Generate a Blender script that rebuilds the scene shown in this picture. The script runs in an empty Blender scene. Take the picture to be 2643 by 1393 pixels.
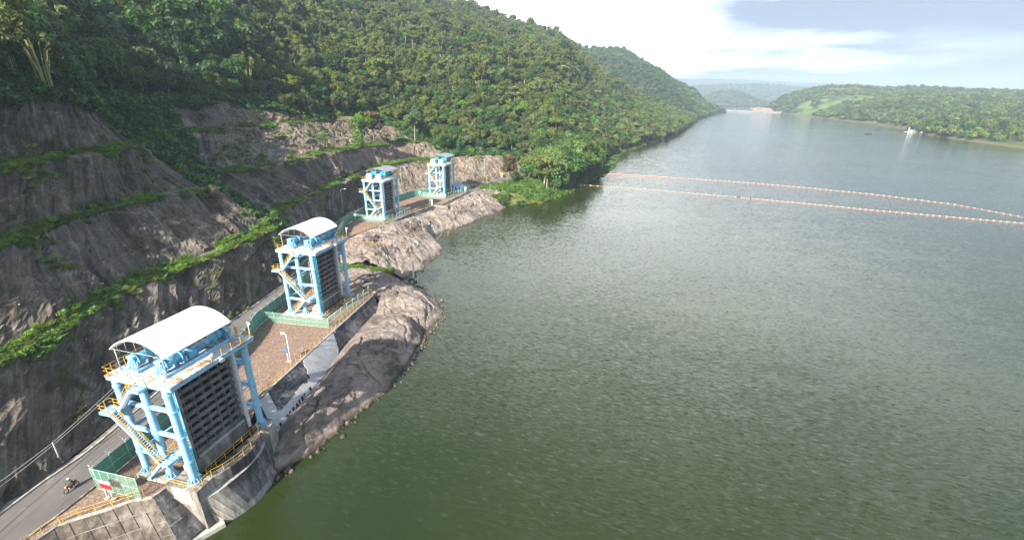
import bpy, math, random
import numpy as np
from mathutils import Vector, Matrix
random.seed(7); rng = np.random.default_rng(11)
SC = bpy.context.scene; COL = SC.collection
R = math.radians
# ------------------------------------------------------------------ camera
PITCH, ROLL, CAMZ, FPX = R(21.2416), R(0.6192), 46.74, 1168.34
cd = bpy.data.cameras.new('camera'); cam = bpy.data.objects.new('camera', cd); COL.objects.link(cam); SC.camera = cam
fw = Vector((0, math.cos(PITCH), -math.sin(PITCH))); rt = Vector((1, 0, 0)); up = rt.cross(fw)
rt2 = rt*math.cos(ROLL)+up*math.sin(ROLL); up2 = -rt*math.sin(ROLL)+up*math.cos(ROLL)
mw = Matrix.Identity(4)
for i in range(3):
    mw[i][0] = rt2[i]; mw[i][1] = up2[i]; mw[i][2] = -fw[i]
mw[2][3] = CAMZ
cam.matrix_world = mw
cd.sensor_fit = 'HORIZONTAL'; cd.sensor_width = 36; cd.lens = FPX/2643*36; cd.clip_start = .5; cd.clip_end = 30000
# ------------------------------------------------------------------ sky, sun, exposure
SUN_EL, SUN_AZ = R(33), R(242)            # azimuth of the sun counted from +x: behind the camera, to the left
sun_dir = Vector((math.cos(SUN_EL)*math.cos(SUN_AZ), math.cos(SUN_EL)*math.sin(SUN_AZ), math.sin(SUN_EL)))
W = bpy.data.worlds.new('World'); SC.world = W; W.use_nodes = True
nt = W.node_tree; nt.nodes.clear(); N = nt.nodes.new; LK = nt.links.new
sky = N('ShaderNodeTexSky'); sky.sky_type = 'NISHITA'; sky.sun_disc = False
sky.sun_elevation = SUN_EL; sky.sun_rotation = math.atan2(sun_dir.x, sun_dir.y); sky.air_density = 1.2; sky.dust_density = 1.5
b1 = N('ShaderNodeBackground'); b1.inputs['Strength'].default_value = .08; LK(sky.outputs[0], b1.inputs['Color'])
tc = N('ShaderNodeTexCoord'); sp = N('ShaderNodeSeparateXYZ'); LK(tc.outputs['Generated'], sp.inputs[0])
def mth(op, a, b=None, c=None, clamp=False):
    m = N('ShaderNodeMath'); m.operation = op; m.use_clamp = clamp
    for k, v in enumerate((a, b, c)):
        if v is None: continue
        if isinstance(v, (int, float)): m.inputs[k].default_value = v
        else: LK(v, m.inputs[k])
    return m.outputs[0]
zc = mth('ADD', mth('MAXIMUM', sp.outputs[2], 0), .10)
cx = mth('DIVIDE', sp.outputs[0], zc); cy = mth('DIVIDE', sp.outputs[1], zc)
cb = N('ShaderNodeCombineXYZ'); LK(cx, cb.inputs[0]); LK(cy, cb.inputs[1])
n1 = N('ShaderNodeTexNoise'); n1.inputs['Scale'].default_value = .30; n1.inputs['Detail'].default_value = 7; n1.inputs['Roughness'].default_value = .52
LK(cb.outputs[0], n1.inputs['Vector'])
# a broad cloud bank stands over the far end of the lake and thins out towards the zenith and behind
bank = mth('ADD', mth('MULTIPLY', sp.outputs[1], .30), mth('MULTIPLY', sp.outputs[0], .10))
cov = mth('ADD', mth('ADD', n1.outputs['Fac'], bank), mth('MULTIPLY', sp.outputs[2], -.16))
mr = N('ShaderNodeMapRange'); mr.inputs['From Min'].default_value = .47; mr.inputs['From Max'].default_value = .72; LK(cov, mr.inputs['Value'])
# the bank is sunlit white on its left and grey blue where it is thick
thick = mth('ADD', mth('MULTIPLY', sp.outputs[0], 1.3), mth('ADD', mth('MULTIPLY', n1.outputs['Fac'], 2.3), -.55))
thick = mth('ADD', thick, mth('MULTIPLY', sp.outputs[2], -2.0))
rp = N('ShaderNodeValToRGB'); e = rp.color_ramp.elements
e[0].position = .62; e[0].color = (1.15, 1.17, 1.19, 1); e[1].position = 1.08; e[1].color = (.155, .195, .25, 1)
q = rp.color_ramp.elements.new(.80); q.color = (.54, .59, .65, 1)
LK(thick, rp.inputs['Fac'])
b2 = N('ShaderNodeBackground'); b2.inputs['Strength'].default_value = 1.0; LK(rp.outputs['Color'], b2.inputs['Color'])
mx = N('ShaderNodeMixShader'); LK(mr.outputs[0], mx.inputs[0]); LK(b1.outputs[0], mx.inputs[1]); LK(b2.outputs[0], mx.inputs[2])
wo = N('ShaderNodeOutputWorld'); LK(mx.outputs[0], wo.inputs['Surface'])
sl = bpy.data.lights.new('sun', 'SUN'); sl.energy = 5.0; sl.angle = R(.5); sl.color = (1, .94, .84)
so = bpy.data.objects.new('sun', sl); COL.objects.link(so); so.rotation_euler = (-sun_dir).to_track_quat('-Z', 'Y').to_euler(); so.location = (-80, -60, 200)
SC.view_settings.view_transform = 'Standard'; SC.view_settings.look = 'None'; SC.view_settings.exposure = 1.5; SC.view_settings.gamma = 1
SC.view_settings.use_curve_mapping = False
cy_ = SC.cycles; cy_.use_denoising = True; cy_.max_bounces = 6; cy_.diffuse_bounces = 2; cy_.glossy_bounces = 3; cy_.transparent_max_bounces = 10; cy_.volume_bounces = 0
# ------------------------------------------------------------------ helpers
def tag(o, label=None, cat=None, group=None, kind=None):
    if label: o['label'] = label
    if cat: o['category'] = cat
    if group: o['group'] = group
    if kind: o['kind'] = kind
    return o
def thing(name, label, cat, loc=(0, 0, 0), rz=0, group=None):
    o = bpy.data.objects.new(name, None); COL.objects.link(o); o.location = loc; o.rotation_euler = (0, 0, rz); o.empty_display_size = .3
    return tag(o, label, cat, group)
def link(name, me, parent=None, loc=None, rz=0):
    o = bpy.data.objects.new(name, me); COL.objects.link(o)
    if parent: o.parent = parent
    if loc is not None: o.location = loc
    if rz: o.rotation_euler = (0, 0, rz)
    return o
def copy_tree(o, parent=None):
    c = o.copy(); COL.objects.link(c)
    if parent: c.parent = parent
    for ch in list(o.children): copy_tree(ch, c)
    return c
class MB:
    def __init__(s): s.v = []; s.f = []; s.m = []; s.sm = []
    def add(s, vs, fs, m=0, sm=False):
        o = len(s.v); s.v += [tuple(map(float, p)) for p in vs]; s.f += [tuple(i+o for i in f) for f in fs]; s.m += [m]*len(fs); s.sm += [sm]*len(fs); return s
    def box(s, x0, x1, y0, y1, z0, z1, m=0):
        return s.add([(x0,y0,z0),(x1,y0,z0),(x1,y1,z0),(x0,y1,z0),(x0,y0,z1),(x1,y0,z1),(x1,y1,z1),(x0,y1,z1)],
                     [(3,2,1,0),(4,5,6,7),(0,1,5,4),(1,2,6,5),(2,3,7,6),(3,0,4,7)], m)
    def bar(s, p, q, w, h, m=0):
        p = Vector(p); q = Vector(q); d = (q-p).normalized(); a = d.cross(Vector((0,0,1)))
        if a.length < 1e-3: a = Vector((1,0,0))
        a.normalize(); b = a.cross(d); vs = []
        for e_ in (p, q):
            for i, j in ((-1,-1),(1,-1),(1,1),(-1,1)): vs.append(e_+a*i*w/2+b*j*h/2)
        return s.add(vs, [(0,1,2,3),(7,6,5,4),(1,0,4,5),(2,1,5,6),(3,2,6,7),(0,3,7,4)], m)
    def tube(s, pts, r, n=8, m=0, caps=True, sm=True):
        pts = [Vector(p) for p in pts]; rs = r if isinstance(r, (list, tuple)) else [r]*len(pts)
        vs = []; fs = []; d0 = None; a = None
        for i, p in enumerate(pts):
            d = (pts[min(i+1, len(pts)-1)]-pts[max(i-1, 0)]).normalized()
            if a is None:
                a = d.cross(Vector((0,0,1)));  a = a if a.length > 1e-3 else Vector((1,0,0))
            a = (a-d*a.dot(d)).normalized(); b = d.cross(a)
            for k in range(n):
                t = 2*math.pi*k/n; vs.append(p+(a*math.cos(t)+b*math.sin(t))*rs[i])
        for i in range(len(pts)-1):
            for k in range(n):
                k2 = (k+1) % n; fs.append((i*n+k, i*n+k2, (i+1)*n+k2, (i+1)*n+k))
        s.add(vs, fs, m, sm)
        if caps:
            o = len(s.v)-len(vs); s.f += [tuple(o+k for k in reversed(range(n))), tuple(o+(len(pts)-1)*n+k for k in range(n))]; s.m += [m, m]; s.sm += [False, False]
        return s
    def prism(s, poly, z0, z1, m=0):
        n = len(poly); vs = [(x, y, z0) for x, y in poly]+[(x, y, z1) for x, y in poly]
        return s.add(vs, [tuple(reversed(range(n))), tuple(range(n, 2*n))]+[(i, (i+1) % n, n+(i+1) % n, n+i) for i in range(n)], m)
    def ball(s, c, r, nu=10, nv=6, m=0, sc=(1,1,1)):
        vs = [(c[0], c[1], c[2]-r*sc[2])]; fs = []
        for j in range(1, nv):
            for k in range(nu):
                t = 2*math.pi*k/nu; ph = -math.pi/2+math.pi*j/nv
                vs.append((c[0]+r*sc[0]*math.cos(ph)*math.cos(t), c[1]+r*sc[1]*math.cos(ph)*math.sin(t), c[2]+r*sc[2]*math.sin(ph)))
        vs.append((c[0], c[1], c[2]+r*sc[2])); L = len(vs)-1
        for k in range(nu):
            k2 = (k+1) % nu; fs.append((0, 1+k2, 1+k)); fs.append((L, L-nu+k, L-nu+k2))
            for j in range(nv-2): fs.append((1+j*nu+k, 1+j*nu+k2, 1+(j+1)*nu+k2, 1+(j+1)*nu+k))
        return s.add(vs, fs, m, True)
    def mesh(s, name, *mats):
        me = bpy.data.meshes.new(name); me.from_pydata(s.v, [], s.f)
        for m in mats: me.materials.append(m)
        me.polygons.foreach_set('material_index', s.m); me.polygons.foreach_set('use_smooth', s.sm); me.update(); return me
    def build(s, name, mats, parent=None, loc=None, rz=0):
        mats = mats if isinstance(mats, (list, tuple)) else [mats]
        return link(name, s.mesh(name, *mats), parent, loc, rz)
def _h(ix, iy, iz, s):
    n = (ix*374761393+iy*668265263+iz*2147483647+s*974634777) & 0xffffffff
    n = ((n ^ (n >> 13))*1274126177) & 0xffffffff
    n = n ^ (n >> 16)
    return (n & 0xffff)/65535.0*2-1
def vnoise(P, s=0):
    P = np.asarray(P, float); i = np.floor(P).astype(np.int64); f = P-i; f = f*f*(3-2*f); out = 0
    for a in (0,1):
        for b in (0,1):
            for c in (0,1):
                w = (f[...,0] if a else 1-f[...,0])*(f[...,1] if b else 1-f[...,1])*(f[...,2] if c else 1-f[...,2])
                out = out+w*_h(i[...,0]+a, i[...,1]+b, i[...,2]+c, s)
    return out
def fbm(P, o=4, s=0, g=.5):
    P = np.asarray(P, float); a = 1; t = 0
    for k in range(o): t = t+a*vnoise(P*(2.03**k)+k*17.3, s+k); a *= g
    return t
def facets(Q, seed, tilt=.5):
    """broken planes: every cell of a jittered net has its own height and lean"""
    Q = np.asarray(Q, float); i = np.floor(Q).astype(np.int64); d1 = np.full(Q.shape[:-1], 9.); out = np.zeros(Q.shape[:-1])
    for a in (-1,0,1):
        for b in (-1,0,1):
            cx, cy = i[...,0]+a, i[...,1]+b; z = cx*0
            px = cx+.5+.45*_h(cx, cy, z, seed); py = cy+.5+.45*_h(cx, cy, z, seed+1); dx, dy = Q[...,0]-px, Q[...,1]-py; d = dx*dx+dy*dy
            h = .5*_h(cx, cy, z, seed+2)+tilt*(dx*_h(cx, cy, z, seed+3)+dy*_h(cx, cy, z, seed+4)); m = d < d1; out = np.where(m, h, out); d1 = np.where(m, d, d1)
    return out
def ridged(P, o=4, s=0):
    P = np.asarray(P, float); a = 1; t = 0
    for k in range(o): t = t+a*(1-2*np.abs(vnoise(P*(2.1**k)+k*9.7, s+k))); a *= .5
    return t
def resample(pts, n):
    p = np.array(pts, float); d = np.r_[0, np.cumsum(np.linalg.norm(np.diff(p, axis=0), axis=1))]; t = np.linspace(0, d[-1], n)
    return np.stack([np.interp(t, d, p[:, k]) for k in range(p.shape[1])], 1)
def smooth_line(pts, n, w=2):
    p = resample(pts, n)
    for _ in range(w): q_ = p.copy(); q_[1:-1] = (p[:-2]+2*p[1:-1]+p[2:])/4; p = q_
    return p
def normals(P):
    du = np.gradient(P, axis=0); dv = np.gradient(P, axis=1); n = np.cross(du, dv); n /= np.linalg.norm(n, axis=-1, keepdims=True)+1e-9
    return n*np.where(n[..., 2:3] < 0, -1, 1)
def grid_mesh(name, P, mat, uv=True, smooth=True, kind='structure'):
    nu, nv = P.shape[:2]; me = bpy.data.meshes.new(name)
    I = np.arange(nu*nv).reshape(nu, nv)
    F = np.stack([I[:-1,:-1], I[1:,:-1], I[1:,1:], I[:-1,1:]], -1).reshape(-1, 4)
    n = np.cross(P[1,0]-P[0,0], P[0,1]-P[0,0])
    c = np.cross(np.diff(P, axis=0)[:, :-1], np.diff(P, axis=1)[:-1]).sum((0,1))
    if c[2] < 0: F = F[:, ::-1]
    me.from_pydata(P.reshape(-1,3).tolist(), [], F.tolist())
    if uv:
        U_ = np.zeros((nu, nv)); V_ = np.zeros((nu, nv))
        U_[1:] = np.cumsum(np.linalg.norm(np.diff(P, axis=0), axis=2), 0).mean(1, keepdims=True)
        V_[:,1:] = np.cumsum(np.linalg.norm(np.diff(P, axis=1), axis=2), 1)
        l = me.uv_layers.new(name='UVMap'); UV = np.stack([U_.ravel(), V_.ravel()], 1)[F.ravel()]; l.data.foreach_set('uv', UV.ravel())
    me.materials.append(mat)
    if smooth: me.polygons.foreach_set('use_smooth', [True]*len(F))
    me.update(); o = link(name, me)
    if kind: o['kind'] = kind
    return o
def sheet(name, outer, inner, z, mat, n=160):
    a = resample(outer, n); b = resample(inner, n); P = np.zeros((n, 4, 3))
    for k in range(4): P[:, k, :2] = a+(b-a)*k/3
    P[..., 2] = z
    return grid_mesh(name, P, mat, smooth=False)
# ------------------------------------------------------------------ materials
class Mat:
    def __init__(s, name, col=(.5,.5,.5), rough=.7, spec=.3, metal=0):
        s.m = bpy.data.materials.new(name); s.m.use_nodes = True; s.t = s.m.node_tree
        s.b = s.t.nodes['Principled BSDF']; s.o = s.t.nodes['Material Output']
        s.b.inputs['Base Color'].default_value = (*col, 1); s.b.inputs['Roughness'].default_value = rough
        s.b.inputs['Specular IOR Level'].default_value = spec; s.b.inputs['Metallic'].default_value = metal
        s._tc = None
    def n(s, t, **k):
        x = s.t.nodes.new(t)
        for a, b in k.items(): setattr(x, a, b)
        return x
    def l(s, a, b): s.t.links.new(a, b)
    def tc(s, w='Object'):
        if s._tc is None: s._tc = s.n('ShaderNodeTexCoord')
        return s._tc.outputs[w]
    def pos(s): return s.n('ShaderNodeNewGeometry').outputs['Position']
    def mapv(s, v, sc=(1,1,1), rot=(0,0,0)):
        if any(rot):        # turn first, stretch afterwards, so the grain runs along the turned axis
            r_ = s.n('ShaderNodeMapping'); r_.inputs['Rotation'].default_value = rot; s.l(v, r_.inputs[0]); v = r_.outputs[0]; rot = (0, 0, 0)
        m = s.n('ShaderNodeMapping'); m.inputs['Scale'].default_value = sc; m.inputs['Rotation'].default_value = rot; s.l(v, m.inputs[0]); return m.outputs[0]
    def noise(s, v, sc, det=4, ro=.55, dist=0):
        x = s.n('ShaderNodeTexNoise'); x.inputs['Scale'].default_value = sc; x.inputs['Detail'].default_value = det; x.inputs['Roughness'].default_value = ro; x.inputs['Distortion'].default_value = dist
        s.l(v, x.inputs['Vector']); return x.outputs['Fac']
    def ramp(s, f, *st):
        x = s.n('ShaderNodeValToRGB'); el = x.color_ramp.elements
        while len(el) < len(st): el.new(.5)
        for e_, (p, c) in zip(el, st):
            e_.position = p; e_.color = (c, c, c, 1) if isinstance(c, (int, float)) else (*c, 1)
        s.l(f, x.inputs[0]); return x.outputs[0]
    def mix(s, f, a, b, mode='MIX'):
        x = s.n('ShaderNodeMix', data_type='RGBA', blend_type=mode)
        for k, v in ((0, f), (6, a), (7, b)):
            if isinstance(v, (int, float)): x.inputs[k].default_value = v
            elif isinstance(v, tuple): x.inputs[k].default_value = (*v, 1)
            else: s.l(v, x.inputs[k])
        return x.outputs[2]
    def math(s, op, a, b=0, clamp=False):
        x = s.n('ShaderNodeMath', operation=op, use_clamp=clamp)
        for k, v in ((0, a), (1, b)):
            if isinstance(v, (int, float)): x.inputs[k].default_value = v
            else: s.l(v, x.inputs[k])
        return x.outputs[0]
    def col(s, c): s.l(c, s.b.inputs['Base Color']); return s
    def bump(s, h, d=.1, st=1):
        x = s.n('ShaderNodeBump'); x.inputs['Distance'].default_value = d; x.inputs['Strength'].default_value = st; s.l(h, x.inputs['Height']); s.l(x.outputs[0], s.b.inputs['Normal']); return s
def paint(name, c, rust=.0, rough=.45, spec=.4):
    m = Mat(name, c, rough, spec); v = m.pos()
    a = m.noise(v, 1.3, 5, .6); d = m.ramp(a, (.35, tuple(x*.82 for x in c)), (.65, c))
    if rust:
        r_ = m.ramp(m.noise(v, .55, 6, .65), (.64-rust*.3, 0.), (.70-rust*.3, .85))
        d = m.mix(r_, d, (.33, .17, .07))
    m.col(d); return m.m
M_BLUE = paint('blue_paint', (.30, .57, .80), rust=.03); M_BLUE2 = paint('machine_blue_paint', (.14, .42, .62), rough=.35)
M_TEAL = paint('teal_machine_paint', (.03, .42, .58), rough=.35)
M_DECK = paint('deck_plate_paint', (.46, .56, .62), rust=.35); M_YEL = paint('yellow_rail_paint', (.66, .40, .04), rust=.05)
M_WHITE = paint('white_paint', (.80, .81, .82)); M_ROOF = paint('white_roof_sheet', (.86, .87, .88), rough=.5); M_GREYROOF = paint('grey_roof_sheet', (.20, .23, .27), rough=.5)
M_STEEL = paint('galvanised_steel', (.42, .44, .46), rough=.5); M_DARK = paint('dark_steel', (.035, .033, .034), rough=.6)
M_GFENCE = paint('green_fence_sheet', (.085, .27, .20), rough=.55); M_PGREEN = paint('pale_green_post', (.45, .66, .52), rough=.5)
M_RED = paint('red_paint', (.55, .02, .03)); M_BLACK = paint('black_rubber', (.02, .02, .02), rough=.7); M_ORANGE = paint('orange_float', (.58, .16, .085), rough=.5)
M_PALE = paint('pale_float_top', (.80, .70, .64), rough=.5)
M_SKIN = paint('skin', (.30, .17, .11)); M_CLOTH = paint('dark_cloth', (.03, .05, .05), rough=.8); M_TROUS = paint('grey_cloth', (.10, .11, .13), rough=.8)
M_SIGNBLUE = paint('blue_board', (.05, .16, .42)); M_HUT = paint('hut_blue_wall', (.16, .34, .50)); M_HUTROOF = paint('hut_blue_roof', (.10, .20, .33)); M_CABLE = paint('pale_cable', (.55, .55, .52))
M_SIGNYEL = paint('yellow_board', (.75, .52, .03))
def rack_mat():
    m = Mat('rack_bar_concrete', (.2,.2,.2), .85, .2); v = m.pos()
    m.col(m.ramp(m.noise(v, 1.1, 6, .65), (.3, (.06,.056,.06)), (.52, (.16,.15,.15)), (.75, (.26,.24,.23)))); return m.m
M_RACK = rack_mat()
def concrete(name, a, b, c, sc=.35):
    m = Mat(name, b, .9, .2); v = m.pos()
    st = m.noise(m.mapv(v, (1, 1, .22)), sc*2.2, 6, .68, .6); big = m.noise(v, sc*.5, 4, .6)
    f = m.math('ADD', m.math('MULTIPLY', st, .6), m.math('MULTIPLY', big, .4))
    d = m.ramp(f, (.36, a), (.49, b), (.62, c))
    fine = m.noise(v, 6, 4, .6); d = m.mix(.25, d, m.ramp(fine, (.3, .1), (.7, .7)), 'OVERLAY')
    m.col(d); m.bump(m.noise(v, 4, 5, .6), .04, .6); return m.m
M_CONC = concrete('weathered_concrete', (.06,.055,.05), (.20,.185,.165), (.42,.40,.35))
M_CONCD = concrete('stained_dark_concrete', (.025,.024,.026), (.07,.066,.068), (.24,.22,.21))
M_CONCL = concrete('pale_concrete', (.22,.20,.17), (.40,.375,.33), (.52,.49,.44))
M_CONCB = concrete('brown_stained_concrete', (.045,.036,.029), (.115,.094,.076), (.24,.21,.175), .5)
M_PLASTER = concrete('grey_plaster', (.31,.305,.295), (.43,.422,.408), (.52,.51,.495))
def road_mat():
    m = Mat('road_asphalt', (.2,.18,.17), .9, .2); v = m.pos()
    a = m.noise(m.mapv(v, (1, .25, 1)), .4, 5, .6); d = m.ramp(a, (.3, (.115,.104,.097)), (.7, (.165,.152,.142)))
    d = m.mix(m.ramp(m.noise(v, 14, 3, .7), (.4, 0.), (.7, .35)), d, (.09,.08,.075))
    d = m.mix(m.ramp(m.noise(m.mapv(v, (1.2, .1, 1)), .9, 4, .6, .4), (.55, 0.), (.66, .4)), d, (.07,.064,.06)); d = m.mix(m.ramp(m.noise(v, .5, 5, .7), (.60, 0.), (.64, .5)), d, (.24,.22,.20)); m.col(d); m.bump(m.noise(v, 25, 3, .7), .01, .5); return m.m
M_ROAD = road_mat()
def gravel_mat():
    m = Mat('brown_gravel', (.2,.15,.12), .95, .15); v = m.pos()
    vo = m.n('ShaderNodeTexVoronoi'); vo.inputs['Scale'].default_value = 5.5; m.l(v, vo.inputs['Vector'])
    d = m.mix(.65, m.ramp(m.noise(v, .35, 5, .6), (.35, (.175,.112,.080)), (.7, (.275,.185,.135))), m.ramp(vo.outputs['Color'], (.1, (.08,.05,.037)), (.9, (.38,.28,.215))))
    m.col(d); m.bump(vo.outputs['Distance'], .08, .8); return m.m
M_GRAVEL = gravel_mat()
def cut_rock_mat():
    m = Mat('sprayed_rock_face', (.1,.1,.1), .92, .15); uv = m.tc('UV'); v = m.pos()
    st = m.noise(m.mapv(uv, (.55, .045, 1)), 1.0, 7, .68, .9)
    st2 = m.noise(m.mapv(uv, (.16, .03, 1)), 1.0, 5, .6, .5)
    big = m.noise(v, .045, 5, .6); med = m.noise(v, .35, 6, .68)
    f = m.math('ADD', m.math('ADD', m.math('MULTIPLY', st, .32), m.math('MULTIPLY', st2, .20)), m.math('ADD', m.math('MULTIPLY', big, .22), m.math('ADD', m.math('MULTIPLY', med, .16), m.math('MULTIPLY', m.noise(v, 1.6, 6, .75), .10))))
    d = m.ramp(f, (.40, (.027,.022,.019)), (.465, (.084,.070,.058)), (.525, (.165,.140,.115)), (.60, (.34,.295,.245)))
    # brownish bare rock further along the shore, where the facing was never sprayed
    sx = m.n('ShaderNodeSeparateXYZ'); m.l(v, sx.inputs[0])
    far = m.n('ShaderNodeMapRange'); far.inputs['From Min'].default_value = 170; far.inputs['From Max'].default_value = 245; m.l(sx.outputs[1], far.inputs[0])
    d = m.mix(far.outputs[0], d, m.ramp(f, (.38, (.04,.032,.027)), (.48, (.16,.12,.095)), (.56, (.28,.215,.17)), (.68, (.40,.33,.27))))
    # moss and earth lie on the flat benches and in patches
    g = m.n('ShaderNodeNewGeometry'); sz = m.n('ShaderNodeSeparateXYZ'); m.l(g.outputs['True Normal'], sz.inputs[0])
    fl = m.ramp(sz.outputs[2], (.86, 0.), (.95, 1.)); d = m.mix(fl, d, m.ramp(med, (.4, (.10,.085,.055)), (.62, (.30,.27,.21))))
    mo = m.ramp(m.math('ADD', m.math('MULTIPLY', m.noise(v, .11, 5, .65), .7), m.math('MULTIPLY', med, .3)), (.55, 0.), (.62, .8)); d = m.mix(mo, d, (.050,.055,.018))
    m.col(d); m.bump(m.math('ADD', m.noise(v, .9, 9, .75), m.math('MULTIPLY', st, .5)), .9, 1.0); return m.m
M_CUT = cut_rock_mat()
def shore_rock_mat():
    m = Mat('shore_rock', (.25,.2,.17), .85, .2); v = m.pos()
    big = m.noise(v, .10, 5, .6); med = m.noise(m.mapv(v, (1,.5,1), (0,0,.6)), .7, 7, .7, .8)
    d = m.ramp(m.math('ADD', m.math('MULTIPLY', big, .5), m.math('MULTIPLY', med, .5)), (.38, (.075,.062,.054)), (.46, (.20,.162,.135)), (.55, (.315,.258,.218)), (.68, (.45,.385,.335)))
    cr = m.n('ShaderNodeTexVoronoi', feature='DISTANCE_TO_EDGE'); cr.inputs['Scale'].default_value = .13
    wv = m.n('ShaderNodeVectorMath', operation='ADD'); nz = m.n('ShaderNodeTexNoise'); nz.inputs['Scale'].default_value = .35; nz.inputs['Detail'].default_value = 4; m.l(v, nz.inputs['Vector'])
    ms = m.n('ShaderNodeVectorMath', operation='SCALE'); ms.inputs['Scale'].default_value = 5; m.l(nz.outputs['Color'], ms.inputs[0]); m.l(v, wv.inputs[0]); m.l(ms.outputs[0], wv.inputs[1]); m.l(wv.outputs[0], cr.inputs['Vector'])
    ck = m.math('MULTIPLY', m.ramp(cr.outputs['Distance'], (.0, 1.), (.02, 0.)), m.ramp(m.noise(v, .17, 3, .5), (.47, 0.), (.56, 1.))); d = m.mix(m.math('MULTIPLY', ck, .75), d, (.05,.042,.038))
    sx = m.n('ShaderNodeSeparateXYZ'); m.l(v, sx.inputs[0])
    wet = m.n('ShaderNodeMapRange'); wet.inputs['From Min'].default_value = -6.2; wet.inputs['From Max'].default_value = -6.85; m.l(m.math('ADD', sx.outputs[2], m.math('MULTIPLY', m.math('SUBTRACT', med, .5), .8)), wet.inputs[0])
    d = m.mix(m.math('MULTIPLY', wet.outputs[0], .7), d, (.06,.045,.034))
    m.col(d); h = m.math('SUBTRACT', m.noise(v, .8, 9, .75, .5), m.math('MULTIPLY', ck, .5)); m.bump(h, .7, 1.0); return m.m
M_SHORE = shore_rock_mat()
def earth_mat(name, a, b, c, sc=.12):
    m = Mat(name, b, .95, .1); v = m.pos(); f = m.math('ADD', m.math('MULTIPLY', m.noise(v, sc, 6, .65), .6), m.math('MULTIPLY', m.noise(v, sc*7, 5, .7), .4))
    m.col(m.ramp(f, (.38, a), (.5, b), (.62, c))); m.bump(m.noise(v, sc*8, 6, .7), .6, 1); return m.m
M_HILL = earth_mat('forest_floor', (.012,.018,.008), (.028,.040,.014), (.055,.06,.022))
M_BANK = earth_mat('grassy_bank', (.05,.07,.02), (.12,.15,.035), (.24,.22,.07), .25)
M_FARH = earth_mat('far_hill_cover', (.022,.035,.016), (.04,.058,.024), (.08,.09,.035), .012)
M_MEADOW = earth_mat('meadow_grass', (.10,.16,.045), (.15,.22,.06), (.22,.26,.09), .03)
M_SCAR = earth_mat('bare_earth_scar', (.14,.10,.075), (.22,.16,.125), (.30,.23,.19), .05)
M_BARE = earth_mat('dry_grass_earth', (.17,.12,.06), (.30,.22,.11), (.40,.32,.17), .3)
def bank_mat():
    m = Mat('far_bank_cover', (.1,.1,.1), .95, .1); v = m.pos(); f = m.noise(v, .012, 6, .65)
    d = m.ramp(f, (.38, (.022,.035,.016)), (.5, (.04,.058,.024)), (.62, (.08,.09,.035)))
    a = m.n('ShaderNodeVectorMath', operation='SUBTRACT'); m.l(v, a.inputs[0]); a.inputs[1].default_value = (1010, 1500, 0); b = m.n('ShaderNodeVectorMath', operation='MULTIPLY'); m.l(a.outputs[0], b.inputs[0]); b.inputs[1].default_value = (1/150, 1/110, 0)
    ln = m.n('ShaderNodeVectorMath', operation='LENGTH'); m.l(b.outputs[0], ln.inputs[0]); k = m.ramp(m.math('ADD', ln.outputs['Value'], m.math('MULTIPLY', m.math('SUBTRACT', f, .5), .8)), (.8, 1.), (1., 0.))
    k2 = m.ramp(m.noise(v, .03, 5, .65), (.42, 0.), (.56, .85)); d = m.mix(m.math('MULTIPLY', k, k2), d, (.13,.19,.06)); cl = m.ramp(m.noise(v, .0045, 5, .6), (.54, 0.), (.60, .9)); d = m.mix(cl, d, m.ramp(m.noise(v, .05, 5, .6), (.4, (.10,.14,.045)), (.6, (.19,.18,.08))))
    sx = m.n('ShaderNodeSeparateXYZ'); m.l(v, sx.inputs[0]); lo = m.n('ShaderNodeMapRange'); lo.inputs['From Min'].default_value = -3.5; lo.inputs['From Max'].default_value = -5.5; m.l(sx.outputs[2], lo.inputs[0]); m.col(m.mix(lo.outputs[0], d, (.12,.115,.055))); return m.m
M_FBANK = bank_mat()
def leaf_mat(name, dark, mid, light, top=None):
    m = Mat(name, mid, .55, .25); at = m.n('ShaderNodeAttribute', attribute_name='tint'); oi = m.n('ShaderNodeObjectInfo')
    d = m.ramp(at.outputs['Fac'], (.0, dark), (.5, mid), (1., light))
    hs = m.n('ShaderNodeHueSaturation'); m.l(d, hs.inputs['Color'])
    m.l(m.math('ADD', .487, m.math('MULTIPLY', oi.outputs['Random'], .04)), hs.inputs['Hue'])
    rv = m.math('FRACT', m.math('MULTIPLY', oi.outputs['Random'], 7.31)); m.l(m.math('ADD', .62, m.math('MULTIPLY', rv, .75)), hs.inputs['Value'])
    m.l(m.math('ADD', .8, m.math('MULTIPLY', m.math('FRACT', m.math('MULTIPLY', oi.outputs['Random'], 3.77)), .3)), hs.inputs['Saturation'])
    d = hs.outputs[0]; m.col(d)
    tr = m.n('ShaderNodeBsdfTranslucent'); m.l(d, tr.inputs['Color']); ms = m.n('ShaderNodeMixShader'); ms.inputs[0].default_value = .33
    m.l(m.b.outputs[0], ms.inputs[1]); m.l(tr.outputs[0], ms.inputs[2]); m.l(ms.outputs[0], m.o.inputs['Surface']); return m.m
L_OLIVE = leaf_mat('olive_leaves', (.040,.060,.008), (.114,.148,.026), (.19,.22,.048))
L_DEEP = leaf_mat('deep_green_leaves', (.014,.038,.008), (.042,.095,.018), (.085,.16,.03))
L_BRIGHT = leaf_mat('bright_green_leaves', (.04,.085,.012), (.10,.185,.025), (.18,.27,.04))
L_LUSH = leaf_mat('lush_leaves', (.03,.075,.010), (.085,.165,.024), (.15,.24,.04))
L_VINE = leaf_mat('vine_leaves', (.015,.045,.010), (.045,.115,.024), (.09,.18,.04))
L_BAMBOO = leaf_mat('bamboo_leaves', (.045,.07,.012), (.095,.13,.024), (.165,.195,.042))
L_RUST = leaf_mat('rusty_green_leaves', (.05,.055,.015), (.14,.115,.032), (.30,.135,.04))
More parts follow.
